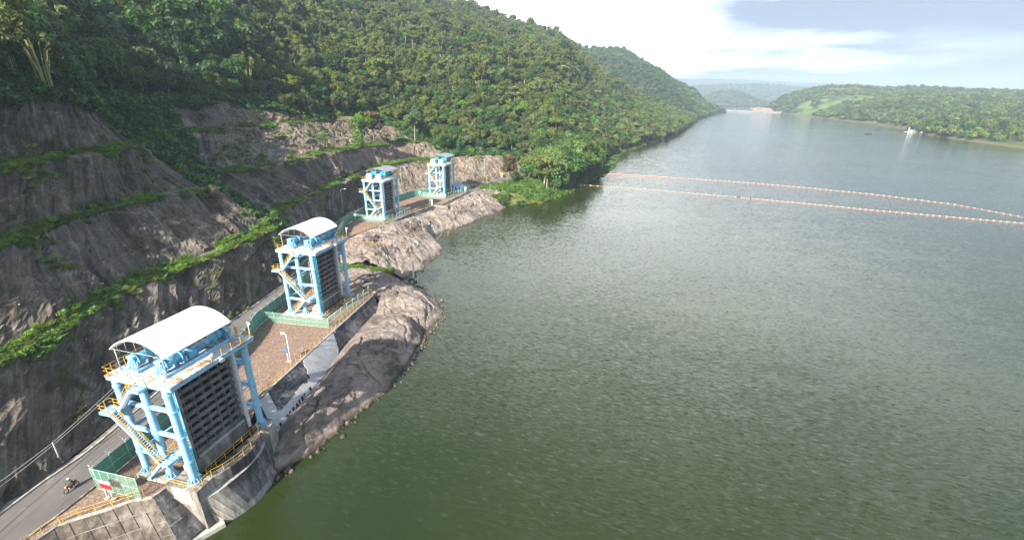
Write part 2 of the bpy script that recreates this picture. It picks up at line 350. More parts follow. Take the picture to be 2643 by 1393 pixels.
L_GRASS = leaf_mat('grass_blades', (.05,.10,.012), (.12,.22,.025), (.22,.33,.045))
L_DRY = leaf_mat('yellow_green_blades', (.09,.11,.02), (.20,.22,.04), (.34,.32,.08))
M_BARK = paint('tree_bark', (.16,.13,.10), rough=.9, spec=.1); M_PBARK = paint('pale_bark', (.34,.30,.25), rough=.9, spec=.1); M_CULM = paint('bamboo_culm', (.34,.33,.12), rough=.6)
def mesh_screen():
    m = Mat('green_wire_mesh', (.25,.50,.38), .6, .3); tr = m.n('ShaderNodeBsdfTransparent'); ms = m.n('ShaderNodeMixShader'); ms.inputs[0].default_value = .30
    m.l(tr.outputs[0], ms.inputs[1]); m.l(m.b.outputs[0], ms.inputs[2]); m.l(ms.outputs[0], m.o.inputs['Surface']); return m.m
M_MESH = mesh_screen()
def water_mat():
    m = Mat('lake_water', (.040,.058,.016), .07, .8); m.b.inputs['IOR'].default_value = 1.333; v = m.pos()
    def slope(rot, sc, scale, det, k, peak=0):
        x = m.n('ShaderNodeTexNoise'); x.inputs['Scale'].default_value = scale; x.inputs['Detail'].default_value = det; x.inputs['Roughness'].default_value = .6; x.inputs['Distortion'].default_value = .6
        m.l(m.mapv(v, sc, (0, 0, R(rot))), x.inputs['Vector'])
        a = m.n('ShaderNodeVectorMath', operation='SUBTRACT'); m.l(x.outputs['Color'], a.inputs[0]); a.inputs[1].default_value = (.5, .5, .5)
        b = m.n('ShaderNodeVectorMath', operation='MULTIPLY'); m.l(a.outputs[0], b.inputs[0]); b.inputs[1].default_value = (k, k, 0)
        if not peak: return b.outputs[0]
        ln = m.n('ShaderNodeVectorMath', operation='LENGTH'); m.l(a.outputs[0], ln.inputs[0]); c = m.n('ShaderNodeVectorMath', operation='SCALE'); m.l(b.outputs[0], c.inputs[0]); m.l(m.math('ADD', .25, m.math('MULTIPLY', ln.outputs['Value'], peak)), c.inputs['Scale']); return c.outputs[0]
    gust = m.ramp(m.noise(m.mapv(v, (.35, 1, 1), (0,0,R(8))), .010, 5, .6), (.36, .42), (.62, 1.))
    def add(a, b):
        x = m.n('ShaderNodeVectorMath', operation='ADD'); m.l(a, x.inputs[0])
        if isinstance(b, tuple): x.inputs[1].default_value = b
        else: m.l(b, x.inputs[1])
        return x.outputs[0]
    w = add(add(slope(17, (.42, 1.3, 1), 1.75, 2, .74, 4.5), slope(30, (.5, 1.3, 1), 3.6, 2, .40, 3)), slope(10, (.5, 1.2, 1), .22, 2, .14))
    g = m.n('ShaderNodeVectorMath', operation='SCALE'); m.l(w, g.inputs[0]); m.l(gust, g.inputs['Scale'])
    n = m.n('ShaderNodeVectorMath', operation='NORMALIZE'); m.l(add(g.outputs[0], (0, 0, 1)), n.inputs[0]); m.l(n.outputs[0], m.b.inputs['Normal'])
    mc = m.noise(v, .02, 4, .6); m.col(m.ramp(mc, (.35, (.017,.027,.005)), (.65, (.023,.034,.008)))); return m.m
M_WATER = water_mat()
# ------------------------------------------------------------------ water and terrain
WZ = -7.0; YZ = -.6
me = bpy.data.meshes.new('water'); me.from_pydata([(-6900,-560,WZ),(6900,-560,WZ),(6900,7400,WZ),(-6900,7400,WZ)], [], [(0,1,2,3)]); me.materials.append(M_WATER)
tag(link('water', me), kind='structure')
T_ = -.6
ST = [  # toe, first, second, third bench edges, top of cut, then the hill up to its ridge and over
 [(-63,-70,T_),(-74,-70,11),(-89,-70,22),(-101,-70,33),(-114,-70,45),(-145,-70,66),(-200,-70,104),(-400,-70,230),(-640,-70,190)],
 [(-61.8,20,T_),(-71,26,11),(-86,34,22),(-97,44,33),(-108,56,45),(-138,62,66),(-200,78,108),(-400,120,230),(-640,140,190)],
 [(-60.8,42,T_),(-69.8,55,11),(-85,71,22),(-94,83.5,33),(-105,98,45),(-135,106,66),(-200,130,110),(-390,200,230),(-640,240,190)],
 [(-60.3,62,T_),(-73,81,11),(-89,90,22),(-94,100,33),(-105,112,45),(-136,116,67),(-200,145,112),(-390,235,230),(-640,300,190)],
 [(-62.2,86,T_),(-68,100,11),(-86.5,109,22),(-95,113,33),(-104.5,118,44.5),(-136,122,66),(-200,155,112),(-390,255,230),(-640,330,190)],
 [(-60.6,108,T_),(-65.5,121,11),(-82,124,22),(-97,120,33),(-110,124,44),(-140,130,63),(-205,165,110),(-390,275,228),(-640,360,190)],
 [(-62,121,T_),(-71,128,11),(-98,132,21.5),(-119,137,32),(-134,146,43),(-160,156,61),(-215,190,106),(-390,310,222),(-640,420,190)],
 [(-64.5,138,T_),(-73,137,11),(-98,143,22),(-117,170,32.5),(-130,180,43.5),(-152,190,60),(-212,230,105),(-385,365,214),(-600,520,180)],
 [(-67.6,158,T_),(-73,165,11),(-86,153,22),(-113.5,193,32.5),(-126,203,44.5),(-149,215,62),(-207,270,108),(-362,480,212),(-560,700,180)],
 [(-69.2,178,T_),(-72.5,200,11),(-80,201,22),(-103,222,32.7),(-119,237,46),(-141,255,62),(-197,320,106),(-332,600,205),(-500,850,170)],
 [(-63,216,T_),(-69,236,11),(-77,242,20),(-100,262,33),(-115,275,46),(-134,292,61),(-182,370,103),(-282,700,203),(-430,980,170)],
 [(-46,240,T_),(-58,262,10.8),(-69,278,18),(-89,303,34),(-100,322,48),(-113,346,60),(-152,430,99),(-202,790,198),(-320,1080,165)],
 [(-24,250,T_),(-38,279,10.2),(-49,302,18),(-64,331,33),(-75,352,46),(-86,381,60),(-111,480,97),(-79,900,186),(-120,1180,150)],
 [(2,284,T_),(-9,300,9.5),(-15,317,17),(-25,346,31),(-35,376,44.5),(-40,410,58),(-50,520,93),(-4,950,166),(0,1200,130)],
 [(22,322,T_),(15,334,8),(8,350,17),(2,375,29),(-3,400,41),(-2,440,56),(5,550,88),(83,1000,149),(110,1230,110)],
 [(58,334,-7.6),(52,350,3),(46,372,14),(42,400,27),(40,430,40),(42,475,54),(55,590,84),(129,1050,134),(180,1260,90)],
 [(104,463,-7.6),(98,480,3),(92,505,14),(88,535,26),(88,570,38),(92,615,50),(115,740,75),(200,1100,86),(280,1280,50)],
 [(225,657,-7.6),(216,675,1),(210,700,9),(207,730,17),(208,765,25),(212,810,31),(235,920,42),(300,1160,34),(370,1290,10)],
 [(350,930,-7.6),(342,945,-3),(338,965,2),(337,985,6),(338,1010,9),(342,1040,11),(355,1100,14),(385,1210,9),(420,1290,-8)],
 [(460,1180,-7.6),(455,1190,-6),(452,1200,-5),(450,1210,-4),(450,1220,-4),(450,1230,-4),(452,1240,-5),(455,1250,-6),(460,1270,-8)]]
NS = [40,36,34,40,40,36,28,28,40,40,50,30,34,34,22,26,26,30,14]
S = np.array(ST, float)
def dens(a, cnt):
    out = []
    for i, n in enumerate(cnt):
        t = np.linspace(0, 1, n, endpoint=False)[:, None, None]; out.append(a[i]*(1-t)+a[i+1]*t)
    out.append(a[-1:]); return np.concatenate(out, 0)
D = dens(S, NS)
for _ in range(14):
    q = D.copy(); q[1:-1] = (D[:-2]+2*D[1:-1]+D[2:])/4; D = q
def rowsub(rows, cnt):
    out = []
    for i, n in enumerate(cnt):
        t = np.linspace(0, 1, n, endpoint=False)[None, :, None]; out.append(rows[i][:, None]*(1-t)+rows[i+1][:, None]*t)
    out.append(rows[-1][:, None]); return np.concatenate(out, 1)
def inner(k, fr=.24, dz=.5):
    d = D[:, k+1]-D[:, k]; L = np.linalg.norm(d[:, :2], axis=1, keepdims=True); w = np.clip(3.4/L, .05, .33); o = D[:, k]+d*w; o[:, 2] = D[:, k, 2]+dz; return o
b1, b2_, b3 = inner(1), inner(2), inner(3)
NCUT = int(sum(NS[:14]))+1
cut = [D[:NCUT, 0], D[:NCUT, 1], b1[:NCUT], D[:NCUT, 2], b2_[:NCUT], D[:NCUT, 3], b3[:NCUT], D[:NCUT, 4]]
CS = [27, 5, 27, 5, 27, 5, 24]
G = rowsub(cut, CS)
edge = np.zeros(G.shape[1]); edge[:] = 1; edge[0] = 0; edge[1] = .5
isb = np.zeros(G.shape[1], bool); o_ = 0
for k, n in enumerate(CS):
    if k in (1, 3, 5): isb[o_:o_+n+1] = True
    o_ += n
nr = normals(G)
amp = np.where(isb, .22, 1.0)*edge
rel = ridged(G*np.array([.10,.10,.04]), 4, 3)*.75+fbm(G*.32, 4, 9)*.55+fbm(G*np.array([.045,.045,.02]), 2, 5)*1.3-.5
# shallow vertical runnels scored down the face
uu = np.cumsum(np.r_[0, np.linalg.norm(np.diff(D[:NCUT, 1], axis=0), axis=1)])[:, None]+np.zeros_like(G[..., 0])
fq = np.stack([uu*.13+fbm(G*.08, 3, 61)*.9, (G[..., 2]*1.25)*.11+fbm(G*.08, 3, 62)*.7], -1)
rel = rel*.75+facets(fq, 63, .7)*1.0+facets(fq*2.7, 67, .8)*.38+fbm(G*1.1, 3, 68)*.16
run = vnoise(np.stack([uu*.9, G[..., 2]*.05, uu*0], -1), 21)*.30
G = G+nr*(rel*amp[None, :]+run*np.where(isb, 0, 1)*edge)[..., None]
cut_o = grid_mesh('rock_slope', G, M_CUT, smooth=False)
GC = G
# forest hill
top = [D[:, 4], D[:, 5], D[:, 6], D[:, 7], D[:, 8]]
GT = rowsub([r_.copy() for r_ in top], [8, 12, 22, 6])
nz = fbm(GT*.012, 4, 31)*5+fbm(GT*.05, 3, 33)*1.2
GT[..., 2] += nz*np.linspace(0, 1, GT.shape[1])[None, :].clip(0, .5)*2
GT[:NCUT, 0] = GC[:, -1]
grid_mesh('hillside', GT, M_HILL)
GF = rowsub([D[NCUT-1:, 0], D[NCUT-1:, 1], D[NCUT-1:, 2], D[NCUT-1:, 3], D[NCUT-1:, 4]], [4, 4, 4, 4])
GF[1:, :, 2] += fbm(GF[1:]*.05, 3, 35)*.8*np.linspace(0, 1, GF.shape[1])[None, :]
GF[0, -1] = GT[NCUT-1, 0]; GF[:, -1] = GT[NCUT-1:, 0]
grid_mesh('lower_hillside', GF, M_HILL)
def loft(name, rows_ctrl, ns, cnt, mat, na=0, nf=.02, seed=0, edge0=True):
    a = np.array(rows_ctrl, float)          # [station][row][xyz]
    d = dens(a, ns)
    for _ in range(4):
        q = d.copy(); q[1:-1] = (d[:-2]+2*d[1:-1]+d[2:])/4; d = q
    g = rowsub([d[:, k] for k in range(d.shape[1])], cnt)
    w = np.ones(g.shape[1]);  w[0] = 0 if edge0 else 1; w[1] = .5 if edge0 else 1
    g[..., 2] += fbm(g*nf, 4, seed)*na*w[None, :]
    grid_mesh(name, g, mat); return g
# darker spur beyond the near ridge
sh = [(330,1150),(459,1172),(520,1300),(590,1440),(670,1580),(725,1660),(760,1702)]
rg = [(100,1380,160),(235,1450,175),(315,1500,170),(443,1550,114),(526,1600,82),(640,1652,12),(720,1695,-5)]
GS = loft('far_spur', [[(*s_, -7.6), (s_[0]*.8+r_[0]*.2, s_[1]*.8+r_[1]*.2, r_[2]*.27-4), (s_[0]*.5+r_[0]*.5, s_[1]*.5+r_[1]*.5, r_[2]*.62), r_, (r_[0]-120, r_[1]+240, r_[2]*.5)] for s_, r_ in zip(sh, rg)], [16]*6, [6, 8, 10, 5], M_HILL, 7, .012, 41)
# opposite bank
sh = [(540,120),(565,330),(596,546),(616,637),(645,733),(716,872),(790,1075),(854,1362),(928,1655),(952,1742),(962,1765)]
rg = [(1500,300,70),(1500,700,70),(1500,1050,68),(1480,1250,66),(1459,1400,64),(1408,1500,69),(1307,1600,73),(1181,1700,77),(1089,1800,80),(1020,1840,60),(968,1850,2)]
GR = loft('opposite_bank', [[(*s_, -7.6), (s_[0]*.95+r_[0]*.05, s_[1]*.95+r_[1]*.05, -3), (s_[0]*.8+r_[0]*.2, s_[1]*.8+r_[1]*.2, r_[2]*.20), (s_[0]*.45+r_[0]*.55, s_[1]*.45+r_[1]*.55, r_[2]*.62), r_, (r_[0]+300, r_[1]+400, r_[2]*.75)] for s_, r_ in zip(sh, rg)], [12,12,10,10,12,16,18,18,10,6], [3, 8, 14, 14, 6], M_FBANK, 13, .0055, 51)
# little cone hill beyond the dam, then two ridges fading into the air
th = np.linspace(0, 2*math.pi, 49); rr = np.linspace(0, 1, 16); g = np.zeros((49, 16, 3))
g[..., 0] = 1315+np.cos(th)[:, None]*rr*300; g[..., 1] = 3000+np.sin(th)[:, None]*rr*340; g[..., 2] = -8+88*np.exp(-(rr[None, :]*1.75)**2*(1+.15*np.sin(3*th)[:, None])); g[..., 2] += fbm(g*.012, 4, 61)*6*(1-rr)[None, :]
GCONE = g; grid_mesh('cone_hill', g, M_FARH)
def ridge(name, pts, back, mat, seed, base=1000):
    a = [[(x*.93, y-base, -8), (x*.97, y-base*.45, z*.45), (x, y, z), (x*1.03, y+back, z*.6)] for x, y, z in pts]
    return loft(name, a, [22]*(len(pts)-1), [6, 8, 5], mat, 11, .0035, seed)
GD = ridge('dark_far_ridge', [(900,4500,90),(1309,4500,92),(1670,4500,131),(2216,4500,140),(2768,4500,122),(3327,4500,90),(4200,4300,70),(5200,4000,70)], 600, M_FARH, 71, 1100)
ridge('farthest_ridge', [(700,6400,200),(1613,6400,233),(2083,6400,256),(2926,6400,246),(3930,6400,222),(5323,6300,150),(6300,6000,130)], 700, M_FARH, 73, 900)
# ------------------------------------------------------------------ road, gutter, yard
INNER = [(-63,-70),(-61.6,20),(-60.9,39.4),(-60.4,44.4),(-59.7,47.2),(-59.3,50.1),(-59.4,62),(-61,78),(-62.0,88),(-60.9,98),(-60.1,108.7),(-61.2,121),(-63.7,138),(-66.8,157),(-68.2,170),(-68.0,179),(-65.6,195),(-62,215),(-55,231),(-45.5,238.5),(-24,248.5),(2,282.5),(22,320)]
KERB = [(-57.5,-70),(-56,20),(-54.6,36),(-53.8,39.3),(-53.15,43.3),(-52.75,46.4),(-52.0,52),(-51.9,62),(-52.7,74),(-53.4,79.4),(-53.9,81.6),(-55.1,85.8),(-55.0,88.9),(-54.2,96.7),(-54.3,108),(-55.6,122),(-58.2,140),(-61.5,156),(-63.3,164),(-64.3,171.5),(-62.8,174.6),(-62.0,184),(-53.6,208),(-48.9,219),(-42,224.5),(-22,240),(4,272),(27,316)]
def off(line, d, n=200):
    p = resample(line, n); t = np.gradient(p, axis=0); t /= np.linalg.norm(t, axis=1, keepdims=True); return p+np.stack([t[:, 1], -t[:, 0]], 1)*d
EDGE = [(-57.2,-70),(-55.6,20),(-54.3,34),(-52.6,38.2),(-51.2,39.1),(-48.9,40.3),(-46.6,41.7),(-45.2,42.1),(-44.3,42.6),(-43.97,43.68),(-40.4,50),(-38.0,55.8),(-41.0,58.6),(-41.6,62.4),(-39.3,76.4),(-34.7,103.7),(-38,108),(-44,113),(-50,121),(-55.0,132),(-57.2,142),(-57.5,152.6),(-54,160),(-50.5,167.6),(-44.2,180.1),(-42.8,188.9),(-36.1,200.5),(-32.8,201),(-30.4,211.2),(-22.9,234.4),(-14,243),(8,270),(30,312)]
road = sheet('road', INNER, off(KERB, 0), YZ+.012, M_ROAD, 260)
gi = off(INNER, -.75, 260); gut = sheet('gutter', gi, off(INNER, -.02, 260), YZ+.05, M_CONC, 260)
kb = MB(); k1 = off(INNER, .02, 260); k2 = off(INNER, .24, 260)
for i in range(259):
    kb.add([(*k1[i],YZ),(*k1[i+1],YZ),(*k2[i+1],YZ),(*k2[i],YZ),(*k1[i],YZ+.2),(*k1[i+1],YZ+.2),(*k2[i+1],YZ+.2),(*k2[i],YZ+.2)], [(4,7,6,5),(0,4,5,1),(2,6,7,3)])
tag(kb.build('gutter_kerb', M_CONCL), kind='structure')
# the yard: stations pair the kerb with the edge of the platform
PAIR = [((-57.3,-70),(-57.1,-70)),((-54.7,35),(-54.2,34)),((-53.8,39.3),(-52.6,38.2)),((-53.15,43.3),(-44.3,42.6)),((-52.5,47),(-43.97,43.68)),((-52.0,52),(-40.4,50)),((-52,57.5),(-40.2,57.5)),((-51.9,61.5),(-41.8,61.5)),((-52.7,74),(-39.7,74.5)),((-54.0,82),(-38.2,83)),((-55.0,88.9),(-37,90)),((-54.2,96.7),(-35.6,98.5)),((-54.2,105),(-34.7,103.7)),((-54.5,112),(-44,113)),((-55.6,122),(-50,121)),((-57.3,134),(-55.6,134)),((-58.6,142),(-57.2,142)),((-61.2,155),(-57.3,152.6)),((-63.6,166),(-51.8,165)),((-62.6,175.5),(-46.5,175.5)),((-60.5,188.5),(-42.9,187)),((-54,206.8),(-36.1,200.5)),((-48.9,219),(-30.4,211.2)),((-42,224.5),(-24.5,229.5)),((-22,240.2),(-21.9,236.5)),((4,272),(6,269)),((27,316),(30,312))]
yo = np.array([p[0] for p in PAIR]); yi = np.array([p[1] for p in PAIR]); P = dens(np.stack([yo, yi], 1), [8]*(len(PAIR)-1))
t = np.linspace(0, 1, 9)[None, :, None]; P2 = P[:, :1]*(1-t)+P[:, 1:]*t; Y3 = np.concatenate([P2, np.full(P2.shape[:2]+(1,), YZ)], 2)
yard = grid_mesh('gravel_yard', Y3, M_GRAVEL, smooth=False)
kc = MB(); k1 = off(KERB, -.02, 300); k2 = off(KERB, .2, 300)
for i in range(299):
    kc.add([(*k1[i],YZ),(*k1[i+1],YZ),(*k2[i+1],YZ),(*k2[i],YZ),(*k1[i],YZ+.22),(*k1[i+1],YZ+.22),(*k2[i+1],YZ+.22),(*k2[i],YZ+.22)], [(4,7,6,5),(0,4,5,1),(2,6,7,3)])
tag(kc.build('road_kerb', M_CONC), kind='structure')
# ------------------------------------------------------------------ shore rocks
def rock(name, stations, ns, seed, bulge=1.0, amp=1.3, mat=M_SHORE, rows=34, under=3.5, cracks=()):
    """stations: inner (x,y,z), shore (x,y); the surface bulges between them and runs on below the water"""
    a = np.array([[i_, (s_[0], s_[1], WZ)] for i_, s_ in stations], float); d = dens(a, ns)
    for _ in range(3):
        q = d.copy(); q[1:-1] = (d[:-2]+2*d[1:-1]+d[2:])/4; d = q
    t = np.linspace(0, 1.18, rows)[None, :, None]; g = d[:, :1]*(1-t)+d[:, 1:]*t
    tt = t[..., 0]; w = np.sin(np.clip(tt, 0, 1)*math.pi)
    g[..., 2] = np.where(tt <= 1, d[:, :1, 2]*(1-tt**1.5)+WZ*tt**1.5, WZ-(tt-1)*under*6)
    e = np.clip(tt*7, 0, 1); n_ = fbm(g*np.array([.07,.07,.07]), 2, seed)*1.5+np.abs(fbm(g*.20, 3, seed+3))*.5+fbm(g*.9, 4, seed+7)*.2
    # joints split the mass into slabs
    ph = (g[..., 0]*.80+g[..., 1]*.42+fbm(g*.09, 3, seed+11)*3.2)*.11; st_ = ph-np.floor(ph)
    fx = facets(np.stack([g[..., 0]*.15+g[..., 1]*.06+fbm(g*.1, 3, seed+21)*.6, g[..., 1]*.11-g[..., 0]*.05+fbm(g*.1, 3, seed+22)*.6], -1), seed+23, .9)*1.1+facets(np.stack([g[..., 0]*.5+g[..., 1]*.2+fbm(g*.3, 3, seed+24)*.5, g[..., 1]*.36-g[..., 0]*.2], -1), seed+25, .9)*.32
    slab = fx*(.35+.65*np.clip(w*1.6, 0, 1))*amp*.8+(_h(np.floor(ph).astype(np.int64), np.floor(ph).astype(np.int64)*0, np.floor(ph).astype(np.int64)*0, seed))*.55
    gap = -np.exp(-(np.minimum(st_, 1-st_)/.022)**2)*.55
    g[..., 2] += e*(w*bulge+n_*amp*.62+slab*w+gap*np.clip(w*2, 0, 1))
    k_ = fbm(g*.11, 3, seed+5)*1.5*e; g[..., 0] += k_*.8; g[..., 1] += fbm(g*.11, 3, seed+6)*1.2*e
    return grid_mesh(name, g, mat, smooth=False), g
rock('near_shore_rock', [((-38.0,56.5,-6.2),(-34.6,53.4)),((-37.6,60,-4.2),(-30.5,60)),((-36.6,66,-4.0),(-26.8,67.5)),((-36.0,72,-3.8),(-23.9,74)),((-35.8,78,-3.7),(-22.4,82)),((-35.4,84,-3.6),(-21.6,89)),((-34.2,92,-3.3),(-19.8,93.5)),((-33.2,98,-3.0),(-20.4,98.5))], [20,26,26,26,26,28,22], 101, 1.5, 1.0, rows=64)
rock('middle_shore_rock', [((-34.6,96,-4.4),(-20.8,95.5)),((-33.6,100,-3.2),(-17.6,100.5)),((-33.6,104,-2.2),(-16.6,105.8)),((-38,108.5,-1.2),(-20.6,113.5)),((-44,113.5,-.9),(-25.5,120.5)),((-49,120,-1.0),(-31.5,126))], [18,22,26,26,26], 131, 1.1, 1.0, rows=64)
rock('far_shore_rock', [((-53,127,-2.6),(-34.0,129)),((-55.2,133,-1.4),(-31.8,132.5)),((-57.0,141,-.7),(-28.6,142)),((-57.2,149,-.7),(-26.6,152.7)),((-55,157.6,-.8),(-27.2,162)),((-50.9,167.4,-.9),(-29.5,170.5)),((-47.5,174,-2.2),(-31.6,174.5))], [18,24,24,26,26,16], 151, 2.6, 1.3, rows=66)
rock('farthest_shore_rock', [((-47.2,174.5,-2.4),(-31,175)),((-44.0,180.6,-1.6),(-27,181)),((-42.4,189,-2.4),(-22,192)),((-35.8,200,-2.4),(-14,206)),((-31.8,203,-2.0),(-9,214)),((-29.6,211.4,-1.8),(-5,222)),((-22.2,234,-1.2),(-3,230)),((-18,238,-1.0),(-1,234))], [16,20,26,18,20,28,10], 171, 2.4, 1.3, rows=60)
bank, GB = rock('lake_bank', [((-21.7,236.6,-.62),(-4,228)),((-8,253,-.62),(4,235)),((6,269,-.62),(20,247)),((18,290,-.62),(35,276)),((30,312,-.62),(58,322)),((40,330,-.9),(66,345))], [14,14,16,18,16], 191, .8, .5, mat=M_BANK, rows=36)
# ------------------------------------------------------------------ panelled concrete walls
def frame3(top, bot, n):
    return resample(top, n), resample(bot, n)
def slab_wall(name, label, top, bot, nx, ny, mats, seed, inset=.05, thick=.16, back=.5, core=M_CONCL, cap=None):
    rnd = random.Random(seed); root = thing(name, label, 'retaining wall' if 'wall' in name else 'pier', tuple(np.mean(top, 0)*[1,1,0]+[0,0,WZ]))
    off_ = Vector(root.location); K = 4; T, B = frame3(top, bot, nx*K+1)
    def pt(i, j, d=0):          # i along (0..nx), j down (0..ny)
        a = i*K; i0 = min(int(a), nx*K-1); f_ = a-i0; tp = T[i0]*(1-f_)+T[i0+1]*f_; bp = B[i0]*(1-f_)+B[i0+1]*f_
        p = tp+(bp-tp)*(j/ny); tg = T[i0+1]-T[i0]; n_ = np.cross(tg, bp-tp); n_ /= np.linalg.norm(n_)+1e-9
        if n_[2] < 0 and abs(n_[2]) > .15: n_ = -n_
        elif abs(n_[2]) <= .15 and sgn*n_.dot(ref) < 0: n_ = -n_
        return p+n_*d-np.array(off_)
    sgn = 1; ref = (np.mean(B, 0)-np.mean(T, 0)); ref = ref*[1,1,0]
    if np.linalg.norm(ref) < .05: ref = np.array([.3,-1,0])
    core_m = MB(); ni = nx*K
    for i in range(ni):
        for j in range(ny):
            core_m.add([pt(i/K, j), pt((i+1)/K, j), pt((i+1)/K, j+1), pt(i/K, j+1)], [(0,1,2,3)])
    core_m.build('wall_core', core, root)
    for i in range(nx):
        for j in range(ny):
            g = inset; d = thick*rnd.uniform(.25, .6); m = MB(); fr = []; bk = []
            L = np.linalg.norm(pt(i+1, j)-pt(i, j))+1e-6; Hh = np.linalg.norm(pt(i, j+1)-pt(i, j))+1e-6; a = g/L; b = g/Hh
            q = [(i+a, j+b), (i+.5, j+b), (i+1-a, j+b), (i+1-a, j+1-b), (i+.5, j+1-b), (i+a, j+1-b)]
            fr = [pt(x, y, d) for x, y in q]; bk = [pt(x, y, -.02) for x, y in q]
            m.add(fr+bk, [(0,1,4,5),(1,2,3,4),(6,7,1,0),(7,8,2,1),(8,9,3,2),(9,10,4,3),(10,11,5,4),(11,6,0,5)])
            m.build('wall_panel', rnd.choice(mats(i, j, rnd)), root)
    if cap:
        c = MB()
        for i in range(ni):
            p, q = pt(i/K, 0), pt((i+1)/K, 0); c.bar(p+np.array([0,0,.02]), q+np.array([0,0,.02]), cap, .2)
        c.build('wall_coping', M_CONCL, root)
    return root, pt
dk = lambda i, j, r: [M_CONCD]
w1, _ = slab_wall('retaining_wall', 'brown stained sloping concrete wall below the road at the lower left', [(-57.2,28,-.62),(-54.3,34,-.62),(-52.6,38.2,-.62),(-51.2,39.1,-.62),(-48.9,40.3,-.62),(-46.6,41.7,-.62),(-44.6,42.25,-.62)],
    [(-53,25,-7.4),(-49.8,31,-7.4),(-48.4,34.2,-7.4),(-47.0,35.2,-7.4),(-44.8,36.6,-7.4),(-42.4,38.2,-7.4),(-40.0,39.3,-7.4)], 15, 5, lambda i, j, r: [M_CONCB], 5, cap=.35, core=M_CONC)
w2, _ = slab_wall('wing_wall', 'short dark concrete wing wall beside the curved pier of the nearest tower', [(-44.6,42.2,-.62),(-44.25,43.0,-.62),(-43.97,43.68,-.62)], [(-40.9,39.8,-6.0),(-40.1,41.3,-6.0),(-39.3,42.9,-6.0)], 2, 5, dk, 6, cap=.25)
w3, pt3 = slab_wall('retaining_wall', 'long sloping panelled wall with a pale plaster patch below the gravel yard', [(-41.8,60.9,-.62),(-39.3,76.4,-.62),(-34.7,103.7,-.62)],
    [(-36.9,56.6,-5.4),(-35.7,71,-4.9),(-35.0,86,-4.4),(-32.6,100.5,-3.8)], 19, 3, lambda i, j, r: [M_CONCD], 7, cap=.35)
pm = MB(); nI, nJ = 130, 22; cell = {}
for i in range(nI+1):
    for j in range(nJ+1): cell[i, j] = pt3(.25+11.2*i/nI, .12+2.86*j/nJ, .24)
for i in range(nI):
    for j in range(nJ):
        s_ = i/nI; t_ = j/nJ; n_ = float(fbm(np.array([[s_*16, t_*5, .3]]), 4, 77)[0])
        panels = .09 < s_ < .47+n_*.05 and t_ < .50+n_*.07
        row = .70 < t_ < .87 and s_ < .44 and (s_*27+n_*.25) % 1 > .22 and n_ < .35
        if not panels and not row and s_ < .94-t_*.10+n_*.04 and not (s_ > .90 and n_ > .2):
            pm.add([cell[i, j], cell[i+1, j], cell[i+1, j+1], cell[i, j+1]], [(0,1,2,3)])
pp = pm.build('plaster_patch', M_PLASTER, w3); so_ = pp.modifiers.new('thickness', 'SOLIDIFY'); so_.thickness = .1; so_.offset = 0
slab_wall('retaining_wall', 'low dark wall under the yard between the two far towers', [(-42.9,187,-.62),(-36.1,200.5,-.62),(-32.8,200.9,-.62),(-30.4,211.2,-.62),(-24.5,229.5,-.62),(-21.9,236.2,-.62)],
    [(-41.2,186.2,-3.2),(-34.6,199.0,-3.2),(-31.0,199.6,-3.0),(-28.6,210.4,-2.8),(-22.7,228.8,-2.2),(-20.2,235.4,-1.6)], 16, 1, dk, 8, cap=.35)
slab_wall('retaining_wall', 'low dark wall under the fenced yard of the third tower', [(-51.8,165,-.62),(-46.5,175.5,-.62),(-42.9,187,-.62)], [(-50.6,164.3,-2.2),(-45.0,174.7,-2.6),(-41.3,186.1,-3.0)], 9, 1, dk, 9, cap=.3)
# ------------------------------------------------------------------ railings and fences
POST_ME = {}
def post_mesh(key, fn, *m):
    if key not in POST_ME: POST_ME[key] = fn().mesh(key, *m)
    return POST_ME[key]
def guard_rail(label, pts, step=1.6, h=1.1, parent=None, name='guard_rail', mat=M_YEL, local=False):
    p = np.array(pts, float)
    if parent is None:
        c = p.mean(0); root = thing(name, label, 'railing', tuple(c)); o_ = c
    else:
        root = bpy.data.objects.new(name, None); COL.objects.link(root); root.parent = parent; o_ = np.zeros(3)
    m = MB(); m.tube([tuple(q-o_+[0,0,h]) for q in p], .029, 6); m.tube([tuple(q-o_+[0,0,h*.55]) for q in p], .028, 6)
    if parent is None: m.build('rail', mat, root)
    else:
        bpy.data.objects.remove(root); root = m.build(name, mat, parent)
    pm_ = post_mesh('rail_post%.1f%s' % (h, mat.name), lambda: MB().box(-.03,.03,-.03,.03,0,h), mat)
    L = np.r_[0, np.cumsum(np.linalg.norm(np.diff(p, axis=0), axis=1))]; n = max(2, int(round(L[-1]/step))+1)
    for q in resample(p, n): link('rail_post', pm_, root, tuple(q-o_))
    return root
def YP(*pts): return [(x, y, YZ) for x, y in pts]
guard_rail('yellow railing along the road edge above the brown stained wall', YP((-56.6,25),(-54.6,33.6),(-52.9,37.9),(-51.3,39.3),(-49.0,40.55),(-46.6,41.95),(-45.6,42.3)))
guard_rail('yellow railing along the top of the plaster patched wall', YP((-41.7,61.6),(-39.6,76.4),(-35.0,103.5)))
guard_rail('short yellow railing at the far corner of the second tower yard', YP((-35.0,103.6),(-37.8,107.6)))
guard_rail('yellow railing on the rock below the curved green fence', [(-56.8,140,-.4),(-52.5,140.4,.1),(-46.5,140.5,.3),(-40.5,140.8,.1)])
guard_rail('yellow railing along the edge of the third tower yard', YP((-57.2,152.8),(-51.0,167.0),(-46.7,175.4)))
guard_rail('yellow railing between the third and the farthest tower', YP((-43.1,187.5),(-36.4,200.3),(-32.9,201.0),(-30.8,210.9)))
guard_rail('yellow railing beside the rack of the second tower', YP((-42.0,91.5),(-40.4,98),(-39.8,102)))
